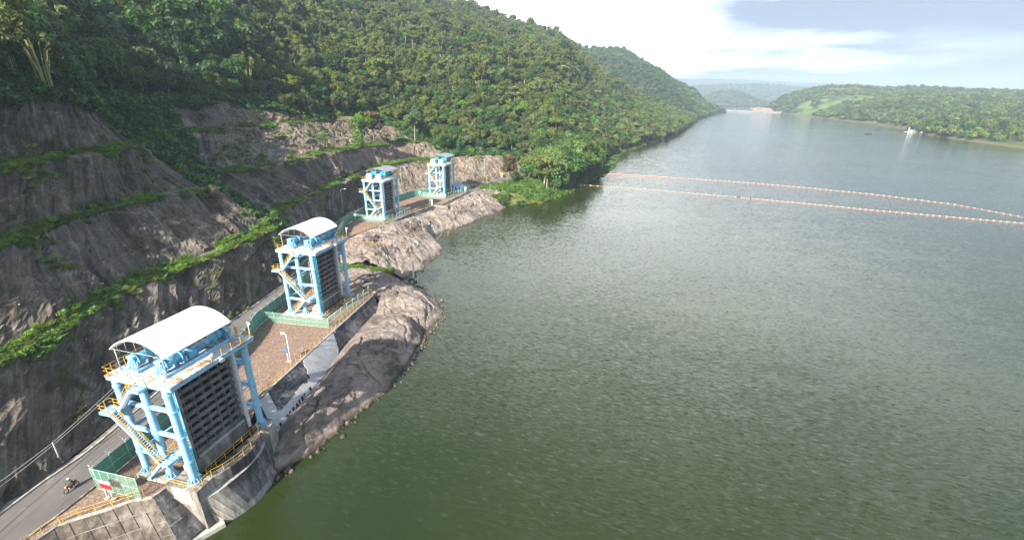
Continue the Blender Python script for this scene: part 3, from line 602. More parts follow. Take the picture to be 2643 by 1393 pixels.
def green_fence(label, pts, h=3.0, pw=2.4):
    p = resample(pts, max(3, int(round(np.linalg.norm(np.diff(np.array(pts), axis=0), axis=1).sum()/pw))+1)); c = p.mean(0)
    root = thing('sheet_fence', label, 'fence', (c[0], c[1], YZ)); post = post_mesh('fence_post', lambda: (MB().tube([(0,0,0),(0,0,h+.15)], .05, 6).tube([(0,0,h+.1),(.32,0,h+.62)], .035, 5).tube([(0,0,h+.1),(-.32,0,h+.62)], .035, 5)), M_PGREEN)
    wires = MB()
    for i, q in enumerate(p):
        t_ = p[min(i+1, len(p)-1)]-p[max(i-1, 0)]; a = math.atan2(t_[1], t_[0])
        link('fence_post', post, root, (q[0]-c[0], q[1]-c[1], 0), a+math.pi/2)
        if i+1 < len(p):
            d = p[i+1]-q; L = np.linalg.norm(d); a = math.atan2(d[1], d[0]); m = MB(); g = .02
            x0, x1 = g, L-g; nf = 6
            for lo, hi in ((.08, h*.5-.015), (h*.5+.015, h)):     # two corrugated sheets, one above the other
                vs = []; fs = []
                for k in range(nf+1):
                    x = x0+(x1-x0)*k/nf; y = .03 if k % 2 else -.01
                    vs += [(x, y, lo), (x, y, hi), (x, y-.02, hi), (x, y-.02, lo)]
                for k in range(nf):
                    o_ = 4*k; fs += [(o_, o_+4, o_+5, o_+1), (o_+3, o_+2, o_+6, o_+7), (o_+1, o_+5, o_+6, o_+2)]
                m.add(vs, fs)
            m.build('fence_panel', M_GFENCE, root, (q[0]-c[0], q[1]-c[1], 0), a)
            for s_ in (-1, 1):
                for k in (.25, .55): wires.tube([(*(q-c+np.array([-d[1], d[0]])/L*s_*k*.58), h+.1+k), (*(p[i+1]-c+np.array([-d[1], d[0]])/L*s_*k*.58), h+.1+k)], .012, 3, caps=False)
    wires.build('barbed_wire', M_STEEL, root)
green_fence('green sheet fence between the road and the two nearest towers', [(-52.45,43.7),(-52.3,46.4),(-51.7,52),(-51.6,62),(-52.4,74),(-53.1,79.4),(-53.6,81.7),(-54.7,86),(-54.6,89),(-53.85,96.7),(-53.95,108),(-55.2,122)])
green_fence('curved green sheet fence along the road bend before the third tower', [(-55.3,122.6),(-57.8,140),(-61.1,156),(-62.9,164),(-63.8,171.5),(-62.3,174.8)])
green_fence('straight green sheet fence between the third and the farthest tower', [(-62.1,175.3),(-61.5,184),(-57.3,196),(-53.1,208.3),(-48.4,219.4),(-42.0,224.0)])
def wire_fence(label, pts, h=2.3, step=2.4, arm=True, rails=True):
    p = np.array(pts, float); c = p.mean(0); root = thing('wire_fence', label, 'fence', (c[0], c[1], YZ)); L = np.linalg.norm(np.diff(p, axis=0), axis=1)
    pm_ = post_mesh('mesh_post%.1f%d' % (h, arm), lambda: (MB().tube([(0,0,0),(0,0,h),(.0,.0,h+.02)] if not arm else [(0,0,0),(0,0,h*.85),(.05,0,h),(.28,0,h+.3)], .055, 6)), M_PGREEN)
    r_ = MB()
    for i in range(len(p)-1):
        n = max(1, int(round(L[i]/step))); d = (p[i+1]-p[i])/L[i]; a = math.atan2(d[1], d[0])
        for k in range(n+(1 if i == len(p)-2 else 0)):
            q = p[i]+d*L[i]*k/n; link('fence_post', pm_, root, (q[0]-c[0], q[1]-c[1], 0), a-math.pi/2)
        for k in range(n):
            q = p[i]+d*L[i]*k/n; w = L[i]/n; MB().add([(.06,0,.08),(w-.06,0,.08),(w-.06,0,h-.05),(.06,0,h-.05)], [(0,1,2,3)]).build('mesh_screen', M_MESH, root, (q[0]-c[0], q[1]-c[1], 0), a)
        for z in ((.08, h*.5, h-.04) if rails else (.08, h-.04)): r_.tube([(*(p[i]-c), z), (*(p[i+1]-c), z)], .03, 5)
    r_.build('fence_rail', M_PGREEN, root)
wire_fence('tall pale green mesh gate fence across the yard beside the red and white sign', [(-52.4,43.4),(-45.6,41.9)], 3.4, 1.35, False)
wire_fence('wire mesh fence round the second tower yard', [(-54.5,88.9),(-39.2,86.1),(-35.7,102.9)], 2.4, 2.4)
wire_fence('wire mesh fence round the third tower yard', [(-61.2,174.4),(-50.2,170.9),(-46.2,176.2),(-43.6,187.0)], 2.4, 2.3)
wire_fence('wire mesh fence round the farthest tower yard', [(-44.5,218.6),(-41.3,217.2),(-32.2,214.9),(-27.3,224.6),(-22.9,234.6)], 2.4, 2.2)
# ------------------------------------------------------------------ intake towers
CW, CL, CH = 7.65, 11.35, 14.45; DZ = 14.9
def make_tower(label, grey):
    t = thing('intake_tower', label, 'intake tower', (0,0,0), 0, 'intake gate towers along the shore')
    B_ = M_BLUE; mach = M_TEAL if grey else M_BLUE2
    col = MB().tube([(0,0,0),(0,0,CH)], .45, 16, caps=False).tube([(0,0,.0),(0,0,.1)], .75, 16)
    for z in (3.3, 7.05, 10.9, 13.3): col.tube([(0,0,z-.12),(0,0,z-.05)], .54, 16); col.tube([(0,0,z+.05),(0,0,z+.12)], .54, 16)
    colm = col.mesh('column', B_)
    fin = MB().add([(.44,-.02,.1),(.78,-.02,.1),(.44,-.02,.75),(.44,.02,.1),(.78,.02,.1),(.44,.02,.75)], [(0,1,2),(5,4,3),(0,3,4,1),(1,4,5,2),(2,5,3,0)]).mesh('base_fin', B_)
    for x, y in ((0,0),(-3.75,0),(-CW,0),(0,CL),(-3.75,CL),(-CW,CL)):
        c = link('column', colm, t, (x, y, 0))
        for k in range(10): link('base_fin', fin, c, (0,0,0), 2*math.pi*k/10)
    bm1 = MB().bar((-CW+.5,0,0),(-4.22,0,0),.34,.46).mesh('cross_beam', B_); bm2 = MB().bar((-3.28,0,0),(-.5,0,0),.34,.46).mesh('cross_beam', B_)
    bm3 = MB().bar((0,.5,0),(0,CL-.5,0),.3,.4).mesh('long_beam', B_)
    for z in (3.3, 7.05, 10.9):
        for y in (0, CL): link('cross_beam', bm1, t, (0,y,z)); link('cross_beam', bm2, t, (0,y,z))
        link('long_beam', bm3, t, (-CW,0,z))
    # deck
    MB().box(-8.4,1.5,-.55,12.0,14.62,14.9).build('deck', M_DECK, t)
    g = MB(); g.box(-8.36,1.46,-.51,-.39,14.25,14.615); g.box(-8.36,1.46,11.84,11.96,14.25,14.615); g.box(-8.36,-8.24,-.38,11.83,14.25,14.615); g.box(1.34,1.46,-.38,11.83,14.25,14.615)
    for x in (-CW, -5.6, -3.75, -1.9, 0): g.box(x-.12,x+.12,-.36,11.8,14.2,14.615)
    g.build('deck_girder', B_, t)
    ry = M_YEL
    guard_rail('', [(-2.2,-.5,DZ),(1.45,-.5,DZ),(1.45,11.95,DZ),(-8.35,11.95,DZ),(-8.35,-.5,DZ),(-4.6,-.5,DZ)], 1.55, parent=t, name='deck_rail')
    # stair: three flights with two landings on the near short side
    def flight(p, q, y0, y1, n):
        s_ = MB(); s_.bar((p[0],y0,p[1]),(q[0],y0,q[1]),.08,.30); s_.bar((p[0],y1,p[1]),(q[0],y1,q[1]),.08,.30); f_ = s_.build('stair_flight', B_, t)
        tm = MB().box(-.14,.14,y0+.05,y1-.05,-.02,.02).mesh('tread', M_STEEL)
        for k in range(n): a = (k+.5)/n; link('tread', tm, f_, (p[0]+(q[0]-p[0])*a, 0, p[1]+(q[1]-p[1])*a+.06))
        h = MB()
        for y in (y0, y1):
            h.tube([(p[0],y,p[1]+1.0),(q[0],y,q[1]+1.0)], .032, 6); h.tube([(p[0],y,p[1]+.55),(q[0],y,q[1]+.55)], .026, 6)
            for k in range(6): a = k/5; x = p[0]+(q[0]-p[0])*a; z = p[1]+(q[1]-p[1])*a; h.tube([(x,y,z),(x,y,z+1.0)], .028, 5)
        h.build('handrail', ry, f_)
    flight((-6.1,-.1),(-2.1,4.15), -1.28, -.56, 17)
    flight((-1.9,4.35),(-7.3,10.45), -1.98, -1.30, 25)
    flight((-6.9,10.5),(-3.6,14.35), -1.28, -.60, 16)
    def landing(x0, x1, y0, y1, z, rails):
        l_ = MB().box(x0,x1,y0,y1,z-.07,z).box(x0,x1,y0-.04,y0-.002,z-.28,z+.06).box(x0-.04,x0-.002,y0,y1,z-.28,z+.06).box(x1+.002,x1+.04,y0,y1,z-.28,z+.06).build('landing', B_, t)
        for r_ in rails: guard_rail('', [(x,y,z) for x, y in r_], 1.1, 1.05, parent=l_, name='landing_rail')
    landing(-2.05,-.55,-2.05,1.3,4.32,[[(-.55,1.25),(-.55,-.6)],[(-.55,-2.0),(-1.9,-2.0)],[(-2.0,1.25),(-.6,1.25)],[(-2.0,-.5),(-2.0,1.2)]])
    landing(-8.9,-7.15,-2.05,-.55,10.52,[[(-7.2,-.58),(-8.87,-.58),(-8.87,-2.02),(-7.3,-2.02)]])
    landing(-3.7,-2.0,-1.6,-.56,14.42,[[(-3.6,-1.57),(-2.03,-1.57),(-2.03,-.6)]])
    # rack of beams hung in the frame on the water side
    rk = MB().box(-2.75,-2.5,2.3,9.9,2.0,12.7).build('trash_rack', M_DARK, t)  # near-black back plate stands for the shade deep inside the rack
    rbm = MB().box(-1.72,-1.5,2.2,9.98,-.27,.27).box(-2.48,-1.725,2.2,2.5,-.27,.27).mesh('rack_bar', M_RACK); ned = 9
    for k in range(ned+1): link('rack_bar', rbm, rk, (0,0,2.15+k*10.45/ned))
    plm = MB().box(-2.45,-1.53,-.07,.07,0,10.45/ned-.55).mesh('rack_plate', M_RACK)
    for k in range(ned):
        for j in range(6): link('rack_plate', plm, rk, (0,2.6+j*1.405,2.425+k*10.45/ned))
    MB().box(-2.48,-1.735,9.9,9.97,1.9,12.8).build('added_rack_blind', M_DARK, rk)  # added dark plate, shuts out bright specks at the end of the rack
    MB().box(-3.0,-1.35,2.1,10.0,12.86,14.18).build('hoist_box', M_DARK, t)
    MB().box(-1.32,-1.26,2.6,9.6,13.2,13.26).build('light_strip', M_WHITE, t)
    for y in (1.75, 10.42):
        gm = MB().box(-2.3,-2.0,y-.2,y+.2,0,14.2).box(-1.35,-1.05,y-.2,y+.2,0,14.2).box(-1.99,-1.36,y-.03,y+.03,0,14.2).build('gate_guide', M_WHITE if y > 5 else M_CONC, t)
        bx = CL if y > 5 else 0
        for z in (3.4, 7.1, 10.9):
            m = MB(); m.bar((-1.2,y+(.22 if y > 5 else -.22),z),(-.1,bx+(-.4 if y > 5 else .4),z),.16,.2); m.bar((-1.2,y+(.22 if y > 5 else -.22),z-.9),(-.1,bx+(-.4 if y > 5 else .4),z-.1),.12,.14); m.build('guide_brace', B_, t)
    ld = MB()
    for x in (.62, .98): ld.tube([(x,.15,.2),(x,.15,14.2)], .03, 5)
    for k in range(38): ld.tube([(.62,.15,.5+k*.36),(.98,.15,.5+k*.36)], .018, 4)
    ld.build('ladder', M_TEAL if not grey else B_, t)
    # hoist machinery on the deck: two lines of winches
    for x in (-5.75, -1.55):
        ln = MB().box(x-1.0,x-.78,.75,10.9,DZ+.003,DZ+.38).box(x+.78,x+1.0,.75,10.9,DZ+.003,DZ+.38)
        for y in (.9, 3.2, 5.8, 8.2, 10.6): ln.box(x-.775,x+.775,y-.1,y+.1,DZ+.003,DZ+.36)
        ln.build('winch_frame', M_BLUE if not grey else M_WHITE, t)
        for y, s_ in ((1.15, 1), (3.9, .9), (10.3, .9)):
            a = MB()
            for sx in (-.62, -.2, .2, .62): a.bar((x+sx,y-.25,DZ+.37),(x+sx*.45,y,DZ+1.95*s_),.13,.16)
            a.box(x-.5,x+.5,y-.2,y+.2,DZ+1.75*s_,DZ+2.05*s_); a.box(x-.7,x+.7,y+.02,y+.14,DZ+.4,DZ+1.3*s_); a.build('bearing_stand', M_BLUE if not grey else M_WHITE, t)
        dr = MB().tube([(x,1.45,DZ+1.35),(x,3.5,DZ+1.35)], .62, 16)
        for y in (1.45, 3.5): dr.tube([(x,y-.05,DZ+1.35),(x,y+.05,DZ+1.35)], .85, 18)
        dr.build('winch_drum', mach, t)
        gb = MB().box(x-.45,x+.55,4.5,5.6,DZ+.38,DZ+1.35).tube([(x+.05,4.4,DZ+1.2),(x+.05,5.7,DZ+1.2)], .42, 14); gb.build('gearbox', mach, t)
        MB().tube([(x-.1,5.75,DZ+.85),(x-.1,7.1,DZ+.85)], .34, 14).tube([(x-.1,7.1,DZ+.85),(x-.1,7.35,DZ+.85)], .24, 12).box(x-.35,x+.15,5.9,7.0,DZ+.38,DZ+.6).build('motor', mach, t)
        MB().tube([(x+.3,3.6,DZ+.95),(x+.3,10.2,DZ+.95)], .09, 8).build('drive_shaft', mach, t)
        MB().tube([(x,8.4,DZ+1.3),(x,9.9,DZ+1.3)], .6, 16).tube([(x,8.33,DZ+1.3),(x,8.45,DZ+1.3)], .85, 18).tube([(x,9.85,DZ+1.3),(x,9.97,DZ+1.3)], .85, 18).build('rear_drum', mach, t)
        wh = MB()
        for y in (10.75, 10.95):
            wh.tube([(x+.5*math.cos(k*math.pi/8),y,DZ+1.2+.5*math.sin(k*math.pi/8)) for k in range(17)], .05, 5, caps=False)
        wh.build('hand_wheel', mach, t)
        if grey:
            gd = MB(); pr = [(x-1.05,DZ+.4),(x-1.0,DZ+1.5),(x-.7,DZ+2.1),(x-.1,DZ+2.35),(x+.6,DZ+2.15),(x+1.0,DZ+1.5),(x+1.05,DZ+.4)]
            n = len(pr); gd.add([(a_, .55, b_) for a_, b_ in pr]+[(a_, 1.9, b_) for a_, b_ in pr], [tuple(range(n)), tuple(reversed(range(n, 2*n)))]+[(i, n+i, n+i+1, i+1) for i in range(n-1)]); gd.build('drum_cover', M_WHITE, t)
            MB().box(x-1.1,x+1.1,4.1,7.6,DZ+1.4,DZ+2.6).tube([(x-.9,5.0,DZ+2.2),(x+.9,5.0,DZ+2.2)], .7, 12).build('machine_housing', M_TEAL, t)
    # roof
    if grey: x0, x1, y0, y1, zs, rise = -8.2, .9, 2.6, 11.6, DZ+3.0, 1.0
    else: x0, x1, y0, y1, zs, rise = -7.85, .25, .55, 10.15, DZ+2.95, 1.75
    xc = (x0+x1)/2; hw = (x1-x0)/2; Rr = (hw*hw+rise*rise)/(2*rise); am = math.asin(hw/Rr)
    arc = lambda a, d=0: (xc+(Rr+d)*math.sin(a), zs+rise-Rr+(Rr+d)*math.cos(a))
    rt_ = MB(); NA = 20
    for y in (y0+.15, (y0*2+y1)/3, (y0+2*y1)/3, y1-.15):
        rt_.tube([(arc(-am+2*am*k/NA, -.1)[0], y, arc(-am+2*am*k/NA, -.1)[1]) for k in range(NA+1)], .05, 6)
        rt_.tube([(x0+.3,y,zs+.05),(x1-.3,y,zs+.05)], .035, 5)
        for k in range(1, 6):
            a = -am+2*am*k/6; p_ = arc(a, -.1); rt_.tube([(p_[0],y,p_[1]),(x0+.3+(x1-x0-.6)*(k-.5)/5,y,zs+.05)], .025, 4)
    rf = rt_.build('roof_truss', M_STEEL, t)
    npan = 10; w = (y1-y0)/npan
    for k in range(npan):
        pm_ = MB(); vs = []; a0 = y0+k*w; dz = .012*(k % 2)
        for i in range(NA+1):
            a = -am+2*am*i/NA; o_ = arc(a, dz+.05); l_ = arc(a, dz); vs += [(o_[0],a0,o_[1]),(o_[0],a0+w-.012,o_[1]),(l_[0],a0+w-.012,l_[1]),(l_[0],a0,l_[1])]
        fs = []
        for i in range(NA):
            b = 4*i; fs += [(b,b+1,b+5,b+4),(b+3,b+7,b+6,b+2),(b,b+4,b+7,b+3),(b+1,b+2,b+6,b+5)]
        fs += [(0,3,2,1),(4*NA,4*NA+1,4*NA+2,4*NA+3)]
        pm_.add(vs, fs, 0, False); pm_.build('roof_panel', M_GREYROOF if grey else M_ROOF, rf)
    rb = MB()
    for k in range(24):
        y = y0+.3+k*(y1-y0-.6)/23; p_ = arc(.0, .075); rb.box(p_[0]-.05,p_[0]+.05,y-.04,y+.04,p_[1],p_[1]+.04)
    rb.build('roof_bolt', M_STEEL, rf)
    for x in (x0+.5, xc, x1-.5):
        for y in (y0+.2, y1-.2):
            if x == xc and not grey: continue
            MB().tube([(x,y,DZ),(x,y,zs+(rise*.9 if x == xc else .12))], .06, 6).build('roof_post', M_STEEL, t)
    if not grey:
        MB().tube([(1.2,6.2,DZ-.1),(1.75,6.2,DZ+.05)], .07, 6).tube([(1.7,6.2,DZ),(2.15,6.05,DZ-.25)], [.12,.38], 12).build('floodlight', M_WHITE, t)
        MB().tube([(1.3,11.7,DZ),(1.3,11.7,DZ+2.3)], .06, 6).tube([(1.3,11.7,DZ+2.2),(1.9,11.5,DZ+2.1)], .1, 6).build('camera_mast', M_WHITE, t)
        MB().bar((-.6,11.3,DZ),(-.6,11.3,DZ+1.5),.18,.18).bar((-.6,11.3,DZ+1.3),(-.2,10.9,DZ+1.9),.16,.2).build('jib_bracket', M_YEL, t)
    MB().box(-8.3,-7.1,11.0,11.7,DZ+.003,DZ+1.2).build('control_cabinet', M_STEEL, t)
    return t
TW = [(-40.42,44.19,75.74),(-43.01,91.19,76.63),(-51.14,175.25,72.57),(-33.52,219.38,71.41)]
tA = make_tower('nearest blue steel intake tower with white arched roof, on the curved pier', False)
tC = make_tower('blue intake tower with small grey roof, before the farthest tower', True)
tB = copy_tree(tA); tB['label'] = 'second blue intake tower with white arched roof, fenced in on the gravel yard'
tD = copy_tree(tC); tD['label'] = 'farthest blue intake tower, with a grey roof, by the low blue hut'
for o, (x, y, a) in zip((tA, tB, tC, tD), TW): o.location = (x, y, 0); o.rotation_euler = (0, 0, R(a-90))
def tw(i, u, v, z=0):
    x, y, a = TW[i]; c, s_ = math.cos(R(a-90)), math.sin(R(a-90)); return (x+u*c-v*s_, y+u*s_+v*c, z)
# plinths below the towers
def plinth(i, label, near):
    x, y, a = TW[i]; t = thing('tower_plinth', label, 'plinth', (x, y, YZ), R(a-90)); h = -YZ-.003
    if near:
        MB().box(-8.5,-3.35,-.95,.95,-.3,h).build('footing', M_CONCL, t); MB().box(-8.5,-3.0,10.5,12.4,-.3,h).build('footing', M_CONCL, t)
    else:
        MB().box(-8.6,1.0,-1.0,.95,-.3,h).build('footing', M_CONCL, t); MB().box(-8.6,1.0,10.5,12.4,-.3,h).build('footing', M_CONCL, t)
        MB().box(1.01,1.35,-1.0,12.4,-.3,.35).build('pit_kerb', M_CONC, t)
        MB().box(-1.2,1.0,.96,10.49,-.3,.03).build('pit_shade_slab', M_DARK, t)  # near-black slab stands for the shade down in the pit
    MB().box(-2.9,-1.3,1.1,10.4,-.3,2.45).build('rack_sill', M_CONC, t)
    MB().box(-1.29,-1.1,2.2,9.7,2.1,2.45).build('sill_ledge', M_CONCL, t)
    return t
pl = [plinth(0, 'concrete footings and rack sill under the nearest tower', True), plinth(1, 'pale concrete plinth under the second white roofed tower', False), plinth(2, 'pale plinth under the nearer grey roofed tower', False), plinth(3, 'pale plinth under the farthest grey roofed tower', False)]
guard_rail('yellow railing on the pit edge of the second tower', [tw(1, .9, 1.4, YZ), tw(1, .9, 10, YZ)])
# curved pier of the nearest tower
x, y, a = TW[0]; pier = thing('intake_pier', 'curved panelled concrete pier standing in the water under the nearest tower', 'pier', (x, y, WZ), R(a-90)); zt = -WZ-.004
OUT = [(1.62,1.2),(2.0,2.0),(2.35,3.0),(2.62,4.4),(2.74,5.8),(2.6,6.9),(2.3,7.9),(1.85,8.9),(1.3,9.6),(.5,10.42)]
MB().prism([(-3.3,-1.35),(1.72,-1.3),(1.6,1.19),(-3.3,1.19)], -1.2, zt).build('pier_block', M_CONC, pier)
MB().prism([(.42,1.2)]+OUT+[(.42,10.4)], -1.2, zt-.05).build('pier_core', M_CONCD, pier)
MB().prism([(-.9,10.43),(.5,10.43),(1.25,9.75),(1.9,10.6),(1.3,12.6),(-.9,12.6)], -1.2, zt).build('pier_block', M_CONC, pier)
MB().box(-1.2,.41,1.25,10.38,-1.2,4.6).build('slot_shade_slab', M_DARK, pier)  # near-black slab gives the open slot its shade by colour
ow = smooth_line(OUT, 15, 1); nrm = np.gradient(ow, axis=0); nrm /= np.linalg.norm(nrm, axis=1, keepdims=True); nrm = np.stack([nrm[:, 1], -nrm[:, 0]], 1)
z1_ = 5.25; rnd = random.Random(3); lower = MB(); cen = np.array([-2.0, 5.0])
def panel(c, mat, pr, g=.03):
    """one formwork panel over the quad c (upper left, upper right, lower right, lower left)"""
    c = [np.array(p, float) for p in c]; m_ = sum(c)/4; n_ = np.cross(c[1]-c[0], c[3]-c[0]); n_ /= np.linalg.norm(n_)+1e-9
    if n_[:2].dot(m_[:2]-cen) < 0: n_ = -n_
    q = [p+(m_-p)/np.linalg.norm(m_-p)*g*1.4 for p in c]; MB().add([tuple(p+n_*pr) for p in q]+[tuple(p-n_*.25) for p in q], [(0,1,2,3),(0,4,5,1),(1,5,6,2),(2,6,7,3),(3,7,4,0)]).build('wall_panel', mat, pier)
for i in range(14):
    a_, b_ = ow[i], ow[i+1]; panel([(*a_, zt), (*b_, zt), (*b_, z1_), (*a_, z1_)], M_CONCD if i > 2 else M_CONC, rnd.uniform(.03, .07))  # dark panels put the shade of the curve into the colour
up_o = smooth_line([(-3.25,-1.45),(-.5,-1.5),(1.2,-1.45),(2.0,-.9),(2.45,.6),(2.75,2.4),(3.05,4.4),(3.05,6.2),(2.75,7.8),(2.2,9.2),(1.2,10.5)], 18, 2)
dn_o = smooth_line([(.30,-.75),(1.3,-.35),(2.25,.25),(2.95,.95),(3.5,1.9),(3.95,3.2),(4.2,4.6),(4.15,6.0),(3.85,7.4),(3.3,8.8),(2.6,10.2)], 18, 1)
nl = 4
for i in range(17):
    for j in range(nl):
        f_ = lambda k, t_: (*(up_o[k]*(1-t_)+dn_o[k]*t_), z1_*(1-t_)+(-.5)*t_)
        c = [f_(i, j/nl), f_(i+1, j/nl), f_(i+1, (j+1)/nl), f_(i, (j+1)/nl)]
        lower.add(c, [(0,1,2,3)]); panel(c, (M_CONCL if i < 4 else (M_CONC if j == nl-1 or i < 8 or rnd.random() < .12 else M_CONCD)), rnd.uniform(.035, .08))  # paler panels paint the sunlit side, dark stained ones the shaded curve
for i in range(17):
    lower.add([(*up_o[i], z1_), (*up_o[i+1], z1_), (*(up_o[i+1]*.8+cen*.2), z1_+.01), (*(up_o[i]*.8+cen*.2), z1_+.01)], [(0,1,2,3)])
lower.build('joint_backing', M_CONCL, pier)
# near face of the pier with its battered foot
def face(pts, nx, ny, seed, mats):
    T, B = np.array(pts[:2], float), np.array(pts[2:], float); r_ = random.Random(seed); n_ = np.cross(T[1]-T[0], B[0]-T[0]); n_ = -n_/np.linalg.norm(n_)
    if n_[1] > 0: n_ = -n_
    for i in range(nx):
        for j in range(ny):
            f_ = lambda s_, t_, e_: tuple((T[0]*(1-s_)+T[1]*s_)*(1-t_)+(B[0]*(1-s_)+B[1]*s_)*t_+n_*e_)
            a0, a1, c0, c1 = (i+.02)/nx, (i+.98)/nx, (j+.02)/ny, (j+.98)/ny; e_ = r_.uniform(.03, .1)
            MB().add([f_(a0,c0,e_), f_(a1,c0,e_), f_(a1,c1,e_), f_(a0,c1,e_), f_(a0,c0,-.25), f_(a1,c0,-.25), f_(a1,c1,-.25), f_(a0,c1,-.25)], [(0,1,2,3),(0,4,5,1),(1,5,6,2),(2,6,7,3),(3,7,4,0)]).build('wall_panel', r_.choice(mats), pier)
face([(-3.3,-1.36,zt),(1.72,-1.31,zt),(-3.3,-1.36,5.3),(1.72,-1.31,5.3)], 5, 1, 1, [M_CONC, M_CONCL])
MB().bar((2.6,.2,.30),(.0,-4.6,.25),.9,.7).build('toe_kerb', M_CONCL, pier)
guard_rail('', [(-3.2,-1.2,zt),(1.6,-1.2,zt),(1.5,1.3,zt)]+[(p[0]-.12, p[1], zt-.05) for p in OUT[1:]], 1.5, parent=pier, name='pier_rail')
guard_rail('', [(.55,1.3,zt-.05),(.55,10.2,zt-.05)], 1.6, parent=pier, name='slot_rail')
# ------------------------------------------------------------------ vegetation
def unit(v): return v/(np.linalg.norm(v, axis=-1, keepdims=True)+1e-9)
def leaves(blobs, n, size, seed, upb=.35, droop=0., aspect=1.6, shell=(.72, 1.06)):
    """leaf sized quads spread over a set of blobs (x,y,z,rx,rz,tint); returns verts (4n,3) and tint (4n)"""
    g = np.random.default_rng(seed); b = np.array(blobs, float); w = b[:, 3]**1.6*b[:, 4]**.8; k = g.choice(len(b), n, p=w/w.sum())
    d = unit(g.normal(size=(n, 3))); d[:, 2] = np.where(g.random(n) < upb, np.abs(d[:, 2]), d[:, 2]); d = unit(d)
    rr = g.uniform(shell[0], shell[1], n)[:, None]; lump = 1+.22*vnoise(d*2.3+k[:, None]*5.1, seed)[:, None]
    P = b[k, :3]+d*rr*lump*np.stack([b[k, 3], b[k, 3], b[k, 4]], 1)
    nn = unit(d+g.normal(size=(n, 3))*.55+np.array([0, 0, .35])); t = unit(np.cross(nn, g.normal(size=(n, 3)))); 
    if droop: t = unit(t*(1-droop)+np.array([0, 0, -droop]))
    t = unit(t-nn*(t*nn).sum(1, keepdims=True)); bt = np.cross(nn, t); s = size*g.uniform(.6, 1.35, n)[:, None]
    V = np.stack([P-t*s*aspect*.5, P+bt*s*.5-nn*s*.08, P+t*s*aspect*.5-nn*s*.15, P-bt*s*.5-nn*s*.08], 1).reshape(-1, 3)
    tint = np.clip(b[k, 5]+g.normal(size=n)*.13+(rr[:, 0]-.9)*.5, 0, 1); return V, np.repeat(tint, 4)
def leaf_mesh(name, V, tint, mat, extra=None, m2=None):
    nq = len(V)//4; vs = V.tolist(); fs = np.arange(nq*4).reshape(-1, 4).tolist(); mi = [0]*nq; tn = tint.tolist()
    if extra:
        o_ = len(vs); vs += extra.v; fs += [tuple(i+o_ for i in f) for f in extra.f]; mi += [1]*len(extra.f); tn += [.5]*len(extra.v)
    me = bpy.data.meshes.new(name); me.from_pydata(vs, [], fs); me.materials.append(mat)
    if extra: me.materials.append(m2)
    me.polygons.foreach_set('material_index', mi); at = me.attributes.new('tint', 'FLOAT', 'POINT'); at.data.foreach_set('value', tn); me.update(); return me
KINDS = {}
def kind(key, blobs, n, size, mat, trunk_h, trunk_r, seed, bark=None, limbs=True, stems=None, **kw):
    V, t = leaves(blobs, n, size, seed, **kw); tr = MB(); g = random.Random(seed)
    if stems:
        for p in stems: tr.tube(p[0], p[1], 5, caps=False)
    elif trunk_h:
        top = (g.uniform(-.3,.3), g.uniform(-.3,.3), trunk_h); tr.tube([(0,0,-1.2),(g.uniform(-.15,.15),g.uniform(-.15,.15),trunk_h*.5),top], [trunk_r*1.25, trunk_r*.85, trunk_r*.6], 7, caps=False)
        if limbs:
            for b in blobs[:9]: tr.tube([(top[0]*.8,top[1]*.8,trunk_h*g.uniform(.65,.95)),(b[0]*.45,b[1]*.45,(trunk_h+b[2])*.5),(b[0]*.95,b[1]*.95,b[2])], [trunk_r*.5, trunk_r*.32, trunk_r*.12], 5, caps=False)
    KINDS[key] = dict(crown=leaf_mesh('crown', V, t, mat), trunk=tr.mesh('trunk', bark or M_BARK) if tr.v else None, joined=leaf_mesh('tree', V, t, mat, tr if tr.v else None, bark or M_BARK), V=V, t=t, tr=tr)
def crown_blobs(n, R_, zc, rz, br, seed, flat=1., t0=.5):
    g = random.Random(seed); out = []
    for _ in range(n):
        a = g.uniform(0, 6.283); r_ = R_*math.sqrt(g.random())*.85; z = zc+g.uniform(-1, 1)*rz*(1-(r_/R_)**2*.6); s = br*g.uniform(.65, 1.25); out.append((r_*math.cos(a), r_*math.sin(a), z, s, s*flat, t0+g.uniform(-.22,.22)))
    return out
kind('broad', crown_blobs(16, 3.6, 7.2, 2.2, 1.7, 1, .85), 2100, .52, L_OLIVE, 7.0, .22, 1)
kind('tall', crown_blobs(18, 2.6, 8.8, 3.6, 1.35, 2, .95), 2000, .46, L_OLIVE, 10.0, .2, 2, M_PBARK)
kind('dense', crown_blobs(22, 4.2, 7.0, 3.2, 1.8, 3, .9), 2600, .55, L_DEEP, 7.5, .3, 3)
kind('airy', crown_blobs(15, 3.6, 9.0, 2.2, 1.35, 4, .7, .6), 2000, .44, L_BRIGHT, 9.0, .2, 4, M_PBARK)
kind('umbrella', crown_blobs(17, 5.2, 9.5, .9, 1.6, 5, .5, .55), 2000, .5, L_OLIVE, 9.5, .28, 5, M_PBARK)
kind('lush', crown_blobs(20, 4.4, 7.6, 3.0, 1.7, 22, .85, .55), 2700, .52, L_LUSH, 7.5, .3, 22)
def vine_blobs(seed):
    g = random.Random(seed); out = []
    for c in range(4):
        x, y = g.uniform(-2.4, 2.4), g.uniform(-2.4, 2.4); h = g.uniform(5, 10)
        for k in range(7):
            z = h*(1-k/6.5); out.append((x+g.uniform(-.5,.5)+.12*k*x*.4, y+g.uniform(-.5,.5)+.12*k*y*.4, z, 1.2+.17*k, 1.3, .62-.06*k+g.uniform(-.15,.15)))
    return out
kind('draped', vine_blobs(6), 2600, .42, L_VINE, 0, 0, 6, droop=.5)
